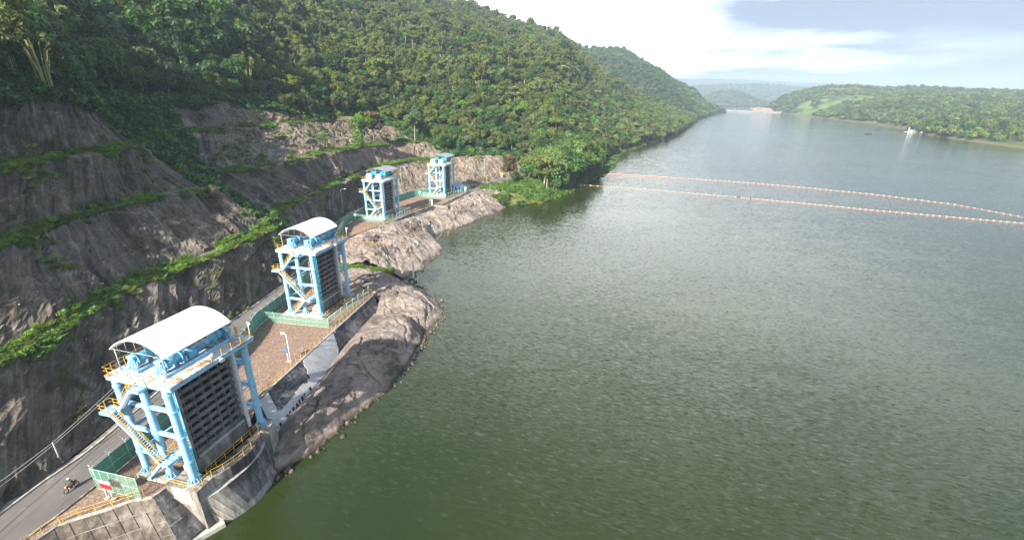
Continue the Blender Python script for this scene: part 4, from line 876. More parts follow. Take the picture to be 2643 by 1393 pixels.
def bamboo(seed):
    g = random.Random(seed); st = []; bl = []
    for k in range(16):
        a = g.uniform(0, 6.28); l_ = g.uniform(1.5, 4.2); h = g.uniform(9, 13); r0 = g.uniform(0, .8); c, s_ = math.cos(a), math.sin(a)
        pts = [(c*r0, s_*r0, -1), (c*(r0+l_*.12), s_*(r0+l_*.12), h*.45), (c*(r0+l_*.45), s_*(r0+l_*.45), h*.82), (c*(r0+l_), s_*(r0+l_), h*.93), (c*(r0+l_*1.45), s_*(r0+l_*1.45), h*.82)]
        st.append((pts, [.07,.06,.045,.03,.015]))
        for q_ in (.62, .75, .88, 1.0):
            i = 1+q_*3; i0 = min(int(i), 3); f_ = i-i0; p = [pts[i0][m]*(1-f_)+pts[i0+1][m]*f_ for m in range(3)]; bl.append((*p, g.uniform(.6, 1.05), .7, .5+g.uniform(-.25,.3)))
    return st, bl
st, bl = bamboo(7); kind('bamboo', bl, 2400, .34, L_BAMBOO, 0, 0, 7, M_CULM, stems=st, droop=.45, aspect=2.6)
kind('shrub', crown_blobs(7, 1.1, .8, .5, .75, 8, .8, .55), 520, .30, L_BRIGHT, 0, 0, 8)
kind('rusty', crown_blobs(24, 4.3, 8.6, 3.8, 1.5, 9, .9, .42)+[(g_[0]*.8, g_[1]*.8, 12.0+i*.1, 1.2, 1.0, .95) for i, g_ in enumerate(crown_blobs(5, 2.6, 0, 0, 1, 10))], 2900, .5, L_RUST, 7.0, .32, 9)
kind('flowering', crown_blobs(20, 3.8, 8.0, 3.0, 1.5, 12, .9, .18)+[(g_[0], g_[1], 11.3, 1.3, .9, 1.) for g_ in crown_blobs(6, 2.4, 0, 0, 1, 13)], 2500, .5, L_RUST, 7.5, .3, 12)
kind('creeper_tree', [(0, 0, 11-k*.85, 2.6 if k < 3 else 1.25+.12*k, 1.3, .62) for k in range(12)]+crown_blobs(8, 2.6, 10, 1.2, 1.3, 14, .8, .6), 2600, .42, L_BRIGHT, 9.5, .2, 14, M_PBARK, droop=.4)
def fronds(n, L, lift, seed, w=.28, seg=6, per=13):
    g = np.random.default_rng(seed); V = []; T = []
    for k in range(n):
        a = 6.283*k/n+g.uniform(-.2,.2); l_ = L*g.uniform(.8, 1.1); up_ = lift*g.uniform(.7, 1.2)
        for i in range(per*2):
            s = (i//2+1)/per; sd = 1 if i % 2 else -1; r_ = l_*s; z = up_*s*l_-1.0*l_*s*s*.75; p = np.array([math.cos(a)*r_, math.sin(a)*r_, z]); ll = w*4*(1-abs(s-.45))*.62
            t_ = np.array([math.cos(a+sd*.95), math.sin(a+sd*.95), -.25]); q = p+t_*ll; e_ = np.array([math.cos(a), math.sin(a), 0])*.07*L/2
            V += [p-e_, p+e_, q+e_*.3, q-e_*.3]; T += [.55+.3*g.random()]*4
    return np.array(V), np.array(T)
V, t = fronds(13, 3.0, .95, 15); V[:, 2] += 3.2; tr = MB().tube([(0,0,-1),(0,0,3.3)], [.22,.16], 7, caps=False)
KINDS['palm'] = dict(crown=leaf_mesh('crown', V, t, L_DEEP), trunk=tr.mesh('trunk', M_BARK), joined=leaf_mesh('palm', V, t, L_DEEP, tr, M_BARK))
def bare(seed):
    g = random.Random(seed); m = MB()
    def br(p, d, l_, r_, k):
        q = tuple(p[i]+d[i]*l_ for i in range(3)); m.tube([p, q], [r_, r_*.65], 5, caps=False)
        if k:
            for _ in range(3): dd = Vector((d[0]+g.uniform(-.8,.8), d[1]+g.uniform(-.8,.8), d[2]+g.uniform(-.2,.5))).normalized(); br(q, tuple(dd), l_*.68, r_*.62, k-1)
    br((0,0,-1), (0,0,1), 4.2, .2, 5); return m
BARE = bare(16)
# grass tufts and low clumps for benches and banks
def tuft(name, mat, n, h, r_, seed, w=.07):
    g = np.random.default_rng(seed); a = g.uniform(0, 6.283, n); rr = r_*np.sqrt(g.random(n)); P = np.stack([rr*np.cos(a), rr*np.sin(a), a*0], 1); d = unit(np.stack([np.cos(a)*.55+g.normal(size=n)*.3, np.sin(a)*.55+g.normal(size=n)*.3, np.ones(n)], 1)); s = unit(np.cross(d, g.normal(size=(n, 3)))); L = h*g.uniform(.5, 1.2, n)[:, None]
    mid = P+d*L*.6; tip = P+d*L+np.stack([np.cos(a), np.sin(a), -np.ones(n)*.35], 1)*L*.35
    V = np.stack([P-s*w, P+s*w, mid+s*w*.9, mid-s*w*.9, mid-s*w*.9, mid+s*w*.9, tip+s*w*.25, tip-s*w*.25], 1).reshape(-1, 3); t = np.repeat(np.clip(.5+g.normal(size=n)*.2, 0, 1), 8); return leaf_mesh(name, V, t, mat)
TUFT_ME = [tuft('grass_tuft', L_GRASS, 70, .75, .55, 1, .05), tuft('grass_tuft', L_GRASS, 60, 1.05, .6, 2, .06), tuft('dry_tuft', L_DRY, 60, .8, .55, 3, .05)]
V, t = leaves(crown_blobs(6, .7, .35, .2, .45, 18, .7, .55), 260, .22, 19); WEED = leaf_mesh('weed_clump', V, t, L_GRASS)
V, t = leaves(crown_blobs(10, 1.6, .5, .3, .75, 20, .6, .5), 480, .34, 21, droop=.3); CREEP = leaf_mesh('creeper_clump', V, t, L_VINE)
def collection(name, mes):
    c = bpy.data.collections.new(name)
    for k, m in enumerate(mes): c.objects.link(bpy.data.objects.new('%s_%s' % (name, 'abcdefghijklmnop'[k]), m))
    return c
def scatter(name, label, cat, P, idx, sc, rot, coll, scz=None):
    P = np.asarray(P); n = len(P); me = bpy.data.meshes.new(name); me.from_pydata(P.tolist(), [], [])
    for nm, ty, v in (('pick', 'INT', idx), ('spin', 'FLOAT', rot), ('grow', 'FLOAT', sc), ('tall', 'FLOAT', sc if scz is None else scz)):
        me.attributes.new(nm, ty, 'POINT').data.foreach_set('value', np.asarray(v).tolist())
    o = link(name, me); tag(o, label, cat, kind='stuff'); ng = bpy.data.node_groups.new(name, 'GeometryNodeTree')
    ng.interface.new_socket('Geometry', in_out='INPUT', socket_type='NodeSocketGeometry'); ng.interface.new_socket('Geometry', in_out='OUTPUT', socket_type='NodeSocketGeometry')
    n_ = ng.nodes.new; l = ng.links.new; gi_, go = n_('NodeGroupInput'), n_('NodeGroupOutput'); ci = n_('GeometryNodeCollectionInfo'); ci.inputs['Collection'].default_value = coll; ci.inputs['Separate Children'].default_value = True; ci.inputs['Reset Children'].default_value = True
    ip = n_('GeometryNodeInstanceOnPoints'); ip.inputs['Pick Instance'].default_value = True
    def att(nm, ty):
        a = n_('GeometryNodeInputNamedAttribute'); a.data_type = ty; a.inputs['Name'].default_value = nm; return a.outputs['Attribute']
    l(gi_.outputs[0], ip.inputs['Points']); l(ci.outputs[0], ip.inputs['Instance']); l(att('pick', 'INT'), ip.inputs['Instance Index'])
    cr = n_('ShaderNodeCombineXYZ'); l(att('spin', 'FLOAT'), cr.inputs[2]); l(cr.outputs[0], ip.inputs['Rotation'])
    cs = n_('ShaderNodeCombineXYZ'); s_ = att('grow', 'FLOAT'); l(s_, cs.inputs[0]); l(s_, cs.inputs[1]); l(att('tall', 'FLOAT'), cs.inputs[2]); l(cs.outputs[0], ip.inputs['Scale'])
    l(ip.outputs[0], go.inputs[0]); md = o.modifiers.new('scatter', 'NODES'); md.node_group = ng; return o
def on_grid(G, n, mask=None, g=rng):
    A = np.linalg.norm(np.cross(G[1:, :-1]-G[:-1, :-1], G[:-1, 1:]-G[:-1, :-1]), axis=-1)
    if mask is not None: A = A*mask
    p = A.ravel()/A.sum(); k = g.choice(len(p), n, p=p); i, j = np.unravel_index(k, A.shape); a, b = g.random(n)[:, None], g.random(n)[:, None]
    return G[i, j]*(1-a)*(1-b)+G[i+1, j]*a*(1-b)+G[i, j+1]*(1-a)*b+G[i+1, j+1]*a*b
def spaced(P, d):
    cell = {}; keep = []
    dd = d if hasattr(d, '__len__') else [d]*len(P)
    for k, p in enumerate(P):
        r_ = dd[k]; c = (int(p[0]//6), int(p[1]//6)); ok = True
        for a in range(c[0]-2, c[0]+3):
            for b in range(c[1]-2, c[1]+3):
                for q in cell.get((a, b), ()):
                    if (P[q][0]-p[0])**2+(P[q][1]-p[1])**2 < r_*r_: ok = False; break
                if not ok: break
            if not ok: break
        if ok: cell.setdefault(c, []).append(k); keep.append(k)
    return np.array(keep)
rv3 = np.array(rt2); uv3 = np.array(up2); fv3 = np.array(fw)
def seen(P, zadd=5):
    q = np.asarray(P)+np.array([0, 0, zadd-CAMZ]); z = q@fv3; zz = np.maximum(z, 1e-3); x = FPX*(q@rv3)/zz; y = -FPX*(q@uv3)/zz
    return (z > 5) & (np.abs(x) < 1340) & (np.abs(y) < 720), z
# --- collect all trees of the near hill
TREES = []   # (x,y,z, kind, scale, zone)
def plant(P, kinds, w, s0, s1, zone, g=rng):
    k = g.choice(len(kinds), len(P), p=np.array(w)/sum(w))
    for p, i in zip(P, k): TREES.append((p[0], p[1], p[2], kinds[i], g.uniform(s0, s1), zone))
uS = np.concatenate([[0], np.cumsum(NS)]); nst = GT.shape[0]; sidx = np.arange(nst-1)
stn = np.interp(sidx, uS, np.arange(len(uS)))[:, None]+np.zeros((1, GT.shape[1]-1)); rown = np.arange(GT.shape[1]-1)[None, :]+np.zeros_like(stn)
jung = (stn < 9.3) & (rown < 30)
Pj = on_grid(GT, 5200, jung); Pj = Pj[spaced(Pj, 4.6)]
plant(Pj, ['dense','broad','draped','bamboo','tall','airy','umbrella'], [5.5,.6,3.2,1.5,.9,.8,.35], .8, 1.45, 'jungle')
plnt = (stn >= 9.3) & (stn < 18.6) & (rown < 44)
Pp = on_grid(GT, 22000, plnt); dist = np.linalg.norm(Pp[:, :2], axis=1); Pp = Pp[spaced(Pp, np.clip(4.2+dist*.0022, 4.4, 6.2))]
lowrow = np.linalg.norm(Pp[:, :2], axis=1)
plant(Pp, ['broad','tall','dense','umbrella','airy'], [5,5,.9,.6,.25], .62, 1.12, 'plantation')
Pe = on_grid(GT, 260, plnt); plant(Pe, ['dense','umbrella','tall','broad'], [2,2,3,3], 1.2, 1.75, 'plantation')
stF = np.interp(np.arange(GF.shape[0]-1)+NCUT-1, uS, np.arange(len(uS)))[:, None]+np.zeros((1, GF.shape[1]-1))
Pf = on_grid(GF, 7000, (stF > 13.3)); Pf = Pf[spaced(Pf, 4.8)]; Pf = Pf[Pf[:, 2] > -6.6]
plant(Pf, ['broad','dense','tall','umbrella','lush','rusty'], [4,2,2,1.4,2.4,.2], .8, 1.2, 'lakeside')
# wooded point between the road and the booms, leaving grass and the earth strip clear
Pm = on_grid(GB, 900); Pm = Pm[(Pm[:, 2] > -6.2)]; cx_ = Pm[:, 0]; cy2 = Pm[:, 1]
Pm = Pm[((cx_-.0)*.6+(cy2-262) > 4) & (cy2 > 252)]; Pm = Pm[spaced(Pm, 5.2)]
plant(Pm, ['broad','dense','umbrella','lush','tall'], [2,1,1.5,4,1], .85, 1.3, 'point')
Pq = on_grid(GB, 400); Pq = Pq[(Pq[:, 2] > -6.4) & (Pq[:, 1] > 256) & ((Pq[:, 0]*.6+(Pq[:, 1]-262)) > 10)]; Pq = Pq[spaced(Pq, 7.5)]
plant(Pq, ['broad','lush','umbrella','dense'], [2.5,5,1.5,.8], 1.35, 1.9, 'point')
# belt on top of the cut and scrub in the gully
stc = np.interp(np.arange(GC.shape[0]-1), uS[:15], np.arange(15))[:, None]+np.zeros((1, GC.shape[1]-1)); rwc = np.interp(np.arange(GC.shape[1]-1), [0,27,32,59,64,91,96,120], [0,18,23,41,46,64,69,85])[None, :]+np.zeros_like(stc)
LIM = np.interp(stc, [0,5,5.6,7.6,8.6,9.3,10,11,11.5,12,13,14], [99,99,84,78,76,68,62,59,48,22,19,4])
Pt = on_grid(GT, 420, (stn > 8.0) & (stn < 8.95) & (rown > 3) & (rown < 30)); Pt = Pt[spaced(Pt, 6.0)][:46]
plant(Pt, ['dense','draped'], [6,1.5], 1.6, 2.3, 'jungle')
Pb = on_grid(GC, 2600, rwc > LIM+4); Pb = Pb[spaced(Pb, 4.0)]
plant(Pb, ['broad','dense','tall','draped','airy'], [4,2.5,2.5,1,.7], .65, 1.0, 'edge')
TR = np.array([(a[0], a[1], a[2]) for a in TREES]); vis, zd = seen(TR); sz = np.where(vis, np.array([a[4] for a in TREES])*9/zd, 0)
order = np.argsort(-sz); nIND = 285; ind = set(order[:nIND].tolist())
LBL = {'edge': ('', 'tree', 'trees on the upper edge of the rock cut', {'broad': 'round olive tree on the upper edge of the far rock cut', 'dense': 'dark dense tree on the upper edge of the far rock cut', 'tall': 'slim tall tree on the upper edge of the far rock cut', 'draped': 'creeper hung tree on the upper edge of the far rock cut', 'airy': 'bright loose tree on the upper edge of the far rock cut'}),
 'jungle': ('jungle tree', 'tree', 'dense jungle trees above the left rock benches', {'dense': 'dark rounded jungle tree in the dense wood above the rock benches', 'broad': 'olive green spreading tree in the jungle above the rock benches', 'draped': 'tree hung all over with green creepers above the rock benches', 'bamboo': 'arching yellow green bamboo clump in the jungle above the rock benches', 'tall': 'slender pale trunked tree in the jungle above the rock benches', 'airy': 'light green loose tree in the jungle above the rock benches', 'umbrella': 'flat topped tree in the jungle above the rock benches'}),
 'plantation': ('', 'tree', 'plantation trees on the sunlit hill', {k: v for k, v in (('broad','round olive tree in the plantation on the sunlit hill'),('tall','slim tall tree in the plantation on the sunlit hill'),('dense','dark dense tree among the plantation on the sunlit hill'),('umbrella','flat topped tree among the plantation on the sunlit hill'),('airy','bright loose tree among the plantation on the sunlit hill'))}),
 'lakeside': ('', 'tree', 'trees on the wooded lake slope', {k: v for k, v in (('broad','round olive tree on the wooded slope by the lake'),('tall','slim tree on the wooded slope by the lake'),('dense','dark dense tree on the wooded slope by the lake'),('umbrella','flat topped tree on the wooded slope by the lake'),('lush','full bright green tree on the wooded slope by the lake'),('rusty','rust tinged tree on the wooded slope by the lake'))}),
 'point': ('', 'tree', 'trees on the point beside the booms', {k: v for k, v in (('broad','round olive tree on the point where the booms start'),('tall','slim tree on the point where the booms start'),('dense','dark dense tree on the point where the booms start'),('umbrella','flat topped tree on the point where the booms start'),('lush','full bright green tree on the point where the booms start'))})}
TNAME = {'bamboo': 'bamboo_clump', 'palm': 'palm_tree', 'draped': 'creeper_covered_tree'}
def place_tree(kd, p, s, rz, label, cat='tree', group=None, name=None):
    if name: p = (p[0], p[1], gz(p[0], p[1]))
    t = thing(name or TNAME.get(kd, 'tree'), label, cat, p, rz, group); t.scale = (s, s, s*random.uniform(.92, 1.12))
    if KINDS[kd]['trunk']: link('trunk', KINDS[kd]['trunk'], t)
    link('crown', KINDS[kd]['crown'], t); return t
order_k = ['broad','tall','dense','airy','umbrella','draped','bamboo','rusty','lush']
FC = collection('forest_kind', [KINDS[k]['joined'] for k in order_k])
rest = {'edge': [], 'jungle': [], 'plantation': [], 'lakeside': [], 'point': []}
for k, a in enumerate(TREES):
    if k in ind:
        _, cat, grp, lb = LBL[a[5]]; place_tree(a[3], a[:3], a[4], random.uniform(0, 6.28), lb[a[3]], 'bamboo' if a[3] == 'bamboo' else cat, grp+(' bamboo' if a[3] == 'bamboo' else ' '+a[3]))
    else: rest[a[5]].append(a)
for z, lab in (('edge', 'trees crowding the top of the far rock cut'), ('jungle', 'unbroken dark jungle covering the upper left hill'), ('plantation', 'plantation forest covering the sunlit hill'), ('lakeside', 'wood along the lake shore beyond the booms'), ('point', 'trees at the back of the wooded point')):
    q = rest[z]
    if q: scatter('forest', lab, 'forest', [a[:3] for a in q], [order_k.index(a[3]) for a in q], [a[4] for a in q], rng.uniform(0, 6.28, len(q)), FC)
# singles that stand out
ALLG = np.concatenate([GC.reshape(-1, 3), GT.reshape(-1, 3), GF.reshape(-1, 3), GB.reshape(-1, 3)])
def gz(x, y): return float(ALLG[np.argmin((ALLG[:, 0]-x)**2+(ALLG[:, 1]-y)**2), 2])
rg_ = random.Random(5)
place_tree('airy', (-77,240,21), 1.35, .3, 'bright yellow green tree left of the flowering tree above the bare cut', name='tree')
place_tree('flowering', (-78,262,25), 1.35, 1.1, 'tall dark tree crowned with red orange flowers on the hill edge', name='flowering_tree')
place_tree('airy', (-61,290,29), 1.5, 2.0, 'tall airy light green tree with visible limbs right of the flowering tree', name='tree')
place_tree('creeper_tree', (-78,236,13), 1.1, .7, 'tree column smothered in bright creepers above the grey roofed towers', name='creeper_covered_tree')
place_tree('rusty', (-2,262,-1), 1.05, .5, 'rust topped tree beside the road past the farthest tower', name='tree')
place_tree('dense', (1,258,-1), .62, .5, 'small dark tree at the foot of the rust topped tree', name='tree')
place_tree('umbrella', (18,258,-4.5), 1.6, .9, 'tall twin trunked tree at the tip of the grassy point', name='tree')
place_tree('broad', (23,264,-4.5), 1.7, 1.9, 'large olive tree behind the twin trunked tree on the point', name='tree')
t = thing('bare_tree', 'leafless grey tree above the road cut near the rust topped tree', 'tree', (12,318,2)); bm_ = BARE.mesh('branches', M_PBARK); link('branches', bm_, t)
for k, (x, y, z, s) in enumerate([(-84,205,27,1.2),(-88,196,28,1.0),(-81,216,25,1.1)]): place_tree('palm', (x, y, z), s, k*.7, 'broad leaved palm among the creepers above the far rock benches', 'palm', 'palms above the far benches', 'palm_tree')
for k, (x, y, z, s) in enumerate([(-118,146,36,1.1),(-112,142,31,.9)]): place_tree('palm', (x, y, z), s, k*.9, 'dark palm in the shaded gully behind the near rock nose', 'palm', 'palms in the gully', 'palm_tree')
# creepers and scrub: over the top benches of the far face, the gully and the hill foot
VC = collection('creeper_kind', [CREEP, KINDS['shrub']['joined'], WEED])
P = on_grid(GC, 4200, (rwc > LIM+vnoise(np.stack([stc*2.2, rwc*.2, stc*0], -1), 5)*5)); P = np.concatenate([P, on_grid(GC, 1000, (rwc > 38) & (stc > 5.1) & (stc < 6.9)), on_grid(GC, 260, (rwc > 14) & (rwc < 40) & (stc > 5.35) & (stc < 6.6)), on_grid(GC, 500, (rwc > 82)), on_grid(GT, 3800, (rown < 10) & (stn < 13.2))])
scatter('undergrowth', 'green creepers and scrub spilling over the top of the rock cut', 'undergrowth', P, rng.choice(3, len(P), p=[.62,.28,.1]), rng.uniform(.8, 1.9, len(P)), rng.uniform(0, 6.28, len(P)), VC)
GRC = collection('grass_kind', TUFT_ME+[WEED])
bench = [(18, 23, 9000), (41, 46, 9500), (64, 69, 7000)]; Ps = []
for a, b, n in bench:
    m_ = (rwc >= a) & (rwc < b+.3) & (stc > .9); q = on_grid(GC, n, m_); q = q[(fbm(q*.14, 3, 91)+fbm(q*.9, 2, 92)*.35) > -.13+np.where(q[:, 1] > 150, .10, 0)-np.where((q[:, 1] < 75) & (q[:, 2] < 14), .3, 0)]; Ps.append(q)
q = on_grid(GC, 2400, (((rwc > 15.5) & (rwc < 19)) | ((rwc > 38.5) & (rwc < 42)) | ((rwc > 62) & (rwc < 65))) & (stc > .9)); Ps.append(q[fbm(q*.12, 3, 96) > .25])
P = np.concatenate(Ps); w_ = rng.choice(4, len(P), p=[.34,.16,.28,.22]); scatter('bench_grass', 'bright green grass and weeds growing along the rock benches', 'grass', P, w_, rng.uniform(.4, 1.25, len(P)), rng.uniform(0, 6.28, len(P)), GRC)
q = on_grid(GC, 9000, (stc > .9) & (stc < 13)); dn = fbm(q*.13, 3, 95)+np.where(q[:, 2] > 22, .22, 0)+np.where((q[:, 2] > 11) & (q[:, 1] < 95), .15, 0); q = q[dn > .62]
scatter('slope_weeds', 'tufts and weeds rooted in the sprayed rock face', 'grass', q, rng.choice(4, len(q), p=[.35,.1,.15,.4]), rng.uniform(.6, 1.25, len(q)), rng.uniform(0, 6.28, len(q)), GRC)
q = on_grid(GB, 6500); q = q[q[:, 2] > -6.9]; q = q[(q[:, 0]*.35+(q[:, 1]-240) > 5) | (vnoise(q*.2, 3) > .1)]; q = q[~((np.abs((q[:, 0]+6)*-.77+(q[:, 1]-262)*.62) < 5) & (q[:, 1] < 275) & (q[:, 0] < 4))]
BKC = collection('bank_kind', [TUFT_ME[1], TUFT_ME[2], KINDS['shrub']['joined'], WEED, CREEP])
scatter('bank_scrub', 'bright green scrub and reeds covering the bank of the point', 'scrub', q, rng.choice(5, len(q), p=[.24,.36,.2,.15,.05]), rng.uniform(.8, 1.7, len(q)), rng.uniform(0, 6.28, len(q)), BKC)
ln = smooth_line([(6,232,-6.9),(20,246,-6.9),(36,277,-6.9),(59,324,-6.9),(72,352,-6.9),(103,458,-6.9),(150,540,-6.9)], 900, 0)
q = ln+rng.normal(size=ln.shape)*[1.6,1.2,.02]; scatter('shore_reeds', 'yellow green reeds in the shallows along the wooded shore', 'reeds', q, rng.choice(5, len(q), p=[.25,.55,.05,.1,.05]), rng.uniform(.9, 1.8, len(q)), rng.uniform(0, 6.28, len(q)), BKC)
ln = smooth_line([(-54.5,124,-1.3),(-48.5,122.5,-1.4),(-43,124.5,-2.6),(-38,127,-4.0)], 520, 0)
q = ln+rng.normal(size=ln.shape)*[1.6,1.3,.1]; scatter('gully_grass', 'yellow green grass in the cleft between the shore rocks', 'grass', q, rng.choice(4, len(q), p=[.3,.1,.45,.15]), rng.uniform(.7, 1.2, len(q)), rng.uniform(0, 6.28, len(q)), GRC)
# far woods: light crowns
def far_kind(n, R_, seed, mat, size): 
    V, t = leaves(crown_blobs(9, R_, R_*.9, R_*.45, R_*.5, seed, .8), n, size, seed); return leaf_mesh('far_tree', V, t, mat)
FF = collection('far_kind', [far_kind(420, 4.6, 31, L_OLIVE, 1.1), far_kind(420, 4.2, 32, L_DEEP, 1.1), far_kind(380, 5.2, 33, L_OLIVE, 1.3), far_kind(360, 4.2, 34, L_BRIGHT, 1.1)])
def far_wood(label, G, n, mask, sp_, s0, s1, w, name='forest', f=None):
    P = on_grid(G, n, mask); P = P[P[:, 2] > WZ+.6]
    if f is not None: P = P[f(P)]
    if sp_: P = P[spaced(P, sp_)]
    ok, _ = seen(P); P = P[ok]
    return scatter(name, label, 'forest', P, rng.choice(4, len(P), p=w), rng.uniform(s0, s1, len(P)), rng.uniform(0, 6.28, len(P)), FF)
far_wood('dark wood on the spur behind the sunlit hill', GS, 9000, None, 7, .75, 1.75, [.1,.86,.04,0])  # mostly deep green crowns, cloud shadow on the spur put into leaf colour
clear = lambda P: (P[:, 2] > WZ+2.4) & (fbm(P*np.array([.006,.006,0]), 3, 88) < .42)
mead = lambda P: clear(P) & ~((((P[:, 0]-1010)/140)**2+((P[:, 1]-1500)/100)**2 < 1) & (vnoise(P*.012, 6) > -.3) & (np.abs(vnoise(P*.05, 8)) > .08))
far_wood('woods of the opposite bank', GR, 34000, None, 7, .6, 1.5, [.40,.28,.2,.12], f=mead)
far_wood('trees on the small cone hill behind the dam', GCONE, 1500, None, 9, .9, 1.5, [.5,.3,.15,.05])
far_wood('trees on the dark ridge behind the dam', GD, 7000, None, 0, 1.6, 2.8, [.3,.5,.2,0])

q = on_grid(GC, 240, (stc > 1) & (stc < 8) & (rwc < 60) & ~((rwc > 17) & (rwc < 24)) & ~((rwc > 40) & (rwc < 47)))
scatter('weep_pipes', 'small pale drain pipe ends dotted over the sprayed rock face', 'pipes', q, rng.choice(1, len(q)), rng.uniform(.7, 1.3, len(q)), rng.uniform(0, 6.28, len(q)), collection('pipe_kind', [MB().ball((.06,0,.03), .065, 6, 4).mesh('pipe_end', M_WHITE)]))
# ------------------------------------------------------------------ booms
FL = MB().tube([(-.62,0,0),(-.5,0,0),(.5,0,0),(.62,0,0)], [.12,.23,.23,.12], 10).mesh('float', M_ORANGE)
FLT = MB().box(-.40,.40,-.18,.18,.16,.27).mesh('float_top', M_PALE)  # pale cap paints the overexposed sunlit top of the float
FLB = MB().tube([(-.9,0,0),(-.75,0,0),(.75,0,0),(.9,0,0)], [.3,.5,.5,.3], 10).mesh('drum_float', M_DARK)
def boom(pts, spac, label, rope, grp):
    p = np.array(pts, float); L = np.r_[0, np.cumsum(np.linalg.norm(np.diff(p, axis=0), axis=1))]; d = 0; n = 0; r2 = random.Random(9)
    while d < L[-1]:
        x = np.interp(d, L, p[:, 0]); y = np.interp(d, L, p[:, 1]); i = min(np.searchsorted(L, d, 'right')-1, len(p)-2); a = math.atan2(*(p[i+1]-p[i])[::-1])
        b = thing('boom_float', label, 'float', (x, y, WZ+.12), a+r2.uniform(-.15,.15), grp); link('float', FL, b); link('float_top', FLT, b); d += spac(d)*r2.uniform(.92, 1.08); n += 1
    q = smooth_line(p, 60, 1); o = MB().tube([(x, y, WZ+.18) for x, y in q], .04, 5).build('boom_rope', M_PALE); tag(o, rope, 'rope'); return n
boom([(66.7,334.4),(110,320.5),(160.4,300.5),(190,284.6),(215.1,267.9),(239.9,243.2),(249,215.6),(252,190)], lambda d: 1.75 if d < 42 else 2.9, 'orange float of the farther boom across the lake', 'rope stringing the floats of the farther boom', 'floats of the farther boom')
boom([(45.5,288.3),(80,276.5),(126.8,255.7),(160,240),(184.9,227.2),(237.1,204.3),(255,196)], lambda d: 4.2 if d < 62 else (2.3 if d < 78 else (4.5 if d < 96 else 2.5)), 'orange float of the nearer boom across the lake', 'rope stringing the floats of the nearer boom', 'floats of the nearer boom')
for k, (x, y) in enumerate([(128.8,256.4),(134.8,253.2)]):
    o = link('drum_float', FLB, None, (x, y, WZ+.15), -.42); tag(o, 'dark drum tied into the nearer boom among the orange floats', 'float', 'dark drums in the nearer boom')
tag(MB().tube([(57,331,-5.6),(59,330,-6.6),(62,333.5,-6.5),(66.7,334.4,-6.7)], .35, 8).build('boom_anchor', M_RED), 'red boom end hauled up on the wooded shore', 'boom anchor')
# ------------------------------------------------------------------ dam, dock and boats at the far end
A_, B_ = Vector((778,1985,0)), Vector((934,1668,0)); u_ = (B_-A_).normalized(); n_ = Vector((-u_.y, u_.x, 0)); n_ = n_ if n_.y < 0 else -n_
t = thing('far_dam', 'long pale dam crest closing the far end of the lake', 'dam', ((A_+B_)/2)[:2]+(WZ,)); c_ = (A_+B_)/2
m = MB(); L_ = (B_-A_).length/2
def dq(a, f_, z): p = u_*a+n_*f_; return (p.x, p.y, z-WZ)
m.add([dq(-L_,14,-8.5),dq(L_,14,-8.5),dq(L_,3,-3.6),dq(-L_,3,-3.6),dq(L_,-7,-3.6),dq(-L_,-7,-3.6),dq(L_,-40,-9),dq(-L_,-40,-9)], [(0,1,2,3),(3,2,4,5),(5,4,6,7)]); m.build('dam_body', M_CONC, t)
m = MB(); m.bar(dq(-L_,3,-3.1), dq(L_,3,-3.1), .8, 1.0); m.build('parapet', M_CONC, t)
pm_ = MB().box(-.4,.4,-.4,.4,0,6).mesh('lamp_mast', M_STEEL)
for k in range(8): link('lamp_mast', pm_, t, dq(-L_+L_*2*(k+.5)/8, -6, -3.6))
g = np.zeros((14, 8, 3))
for i in range(14):
    for j in range(8):
        a = i/13; b = j/7; g[i, j] = (895+a*52, 1786-a*70+b*34, -4+b*15*math.sin(math.pi*min(1, a*.75+.2)))
g[..., 2] += fbm(g*.05, 3, 8)*3; grid_mesh('earth_scar', g, M_SCAR)
g = np.zeros((20, 12, 3))
def dock():
    t = thing('floating_dock', 'white floating dock with a tall white mast off the opposite bank', 'dock', (676,806,WZ), R(-62)); s = 1.0
    d_ = MB()
    for k in range(6): d_.box(-16+k*5.6,-16+k*5.6+5.2,-2.6,2.6,-.3,.7)
    d_.build('pontoon', M_STEEL, t)
    MB().box(-6.4,-4.2,-1.1,1.1,.703,9.5).box(-6.2,-4.4,-.9,.9,9.503,10.3).build('mast_tower', M_WHITE, t); MB().box(-1,5,-1.7,1.7,.703,3.2).build('cabin', M_WHITE, t); MB().add([(-1.6,-2.2,3.21),(5.6,-2.2,3.21),(5.6,2.2,3.21),(-1.6,2.2,3.21),(-1.6,0,4.6),(5.6,0,4.6)], [(0,1,5,4),(2,3,4,5),(1,2,5),(3,0,4),(3,2,1,0)]).build('cabin_roof', M_STEEL, t)
    MB().tube([(9,0,.7),(9,0,6.5)], .3, 6).build('post', M_WHITE, t)
    t.scale = (.55, .55, .7)
dock()
def boat(name, label, loc, rz, L, mats, cab):
    t = thing(name, label, 'boat', loc, rz); n = 9; vs = []; fs = []
    for i in range(n):
        a = i/(n-1); w = L*.14*math.sin(math.pi*min(1, .18+a*.82))**.6*(1 if a < .8 else (1-(a-.8)/.2*.85)); x = -L/2+L*a; sh_ = .25*L*.1*(2*a-1)**2
        vs += [(x,-w,.9+sh_),(x,-w*.6,-.25),(x,w*.6,-.25),(x,w,.9+sh_)]
    for i in range(n-1):
        for k in range(3): o_ = 4*i+k; fs.append((o_,o_+1,o_+5,o_+4))
        fs.append((4*i,4*i+4,4*i+7,4*i+3))
    fs += [(0,3,2,1),(4*n-4,4*n-3,4*n-2,4*n-1)]
    MB().add(vs, fs).build('hull', mats[0], t)
    if cab: MB().box(-L*.22,L*.12,-L*.09,L*.09,.8,2.4).build('cabin', mats[1], t); MB().box(-L*.27,L*.17,-L*.115,L*.115,2.403,2.6).build('canopy', mats[2], t)
    return t
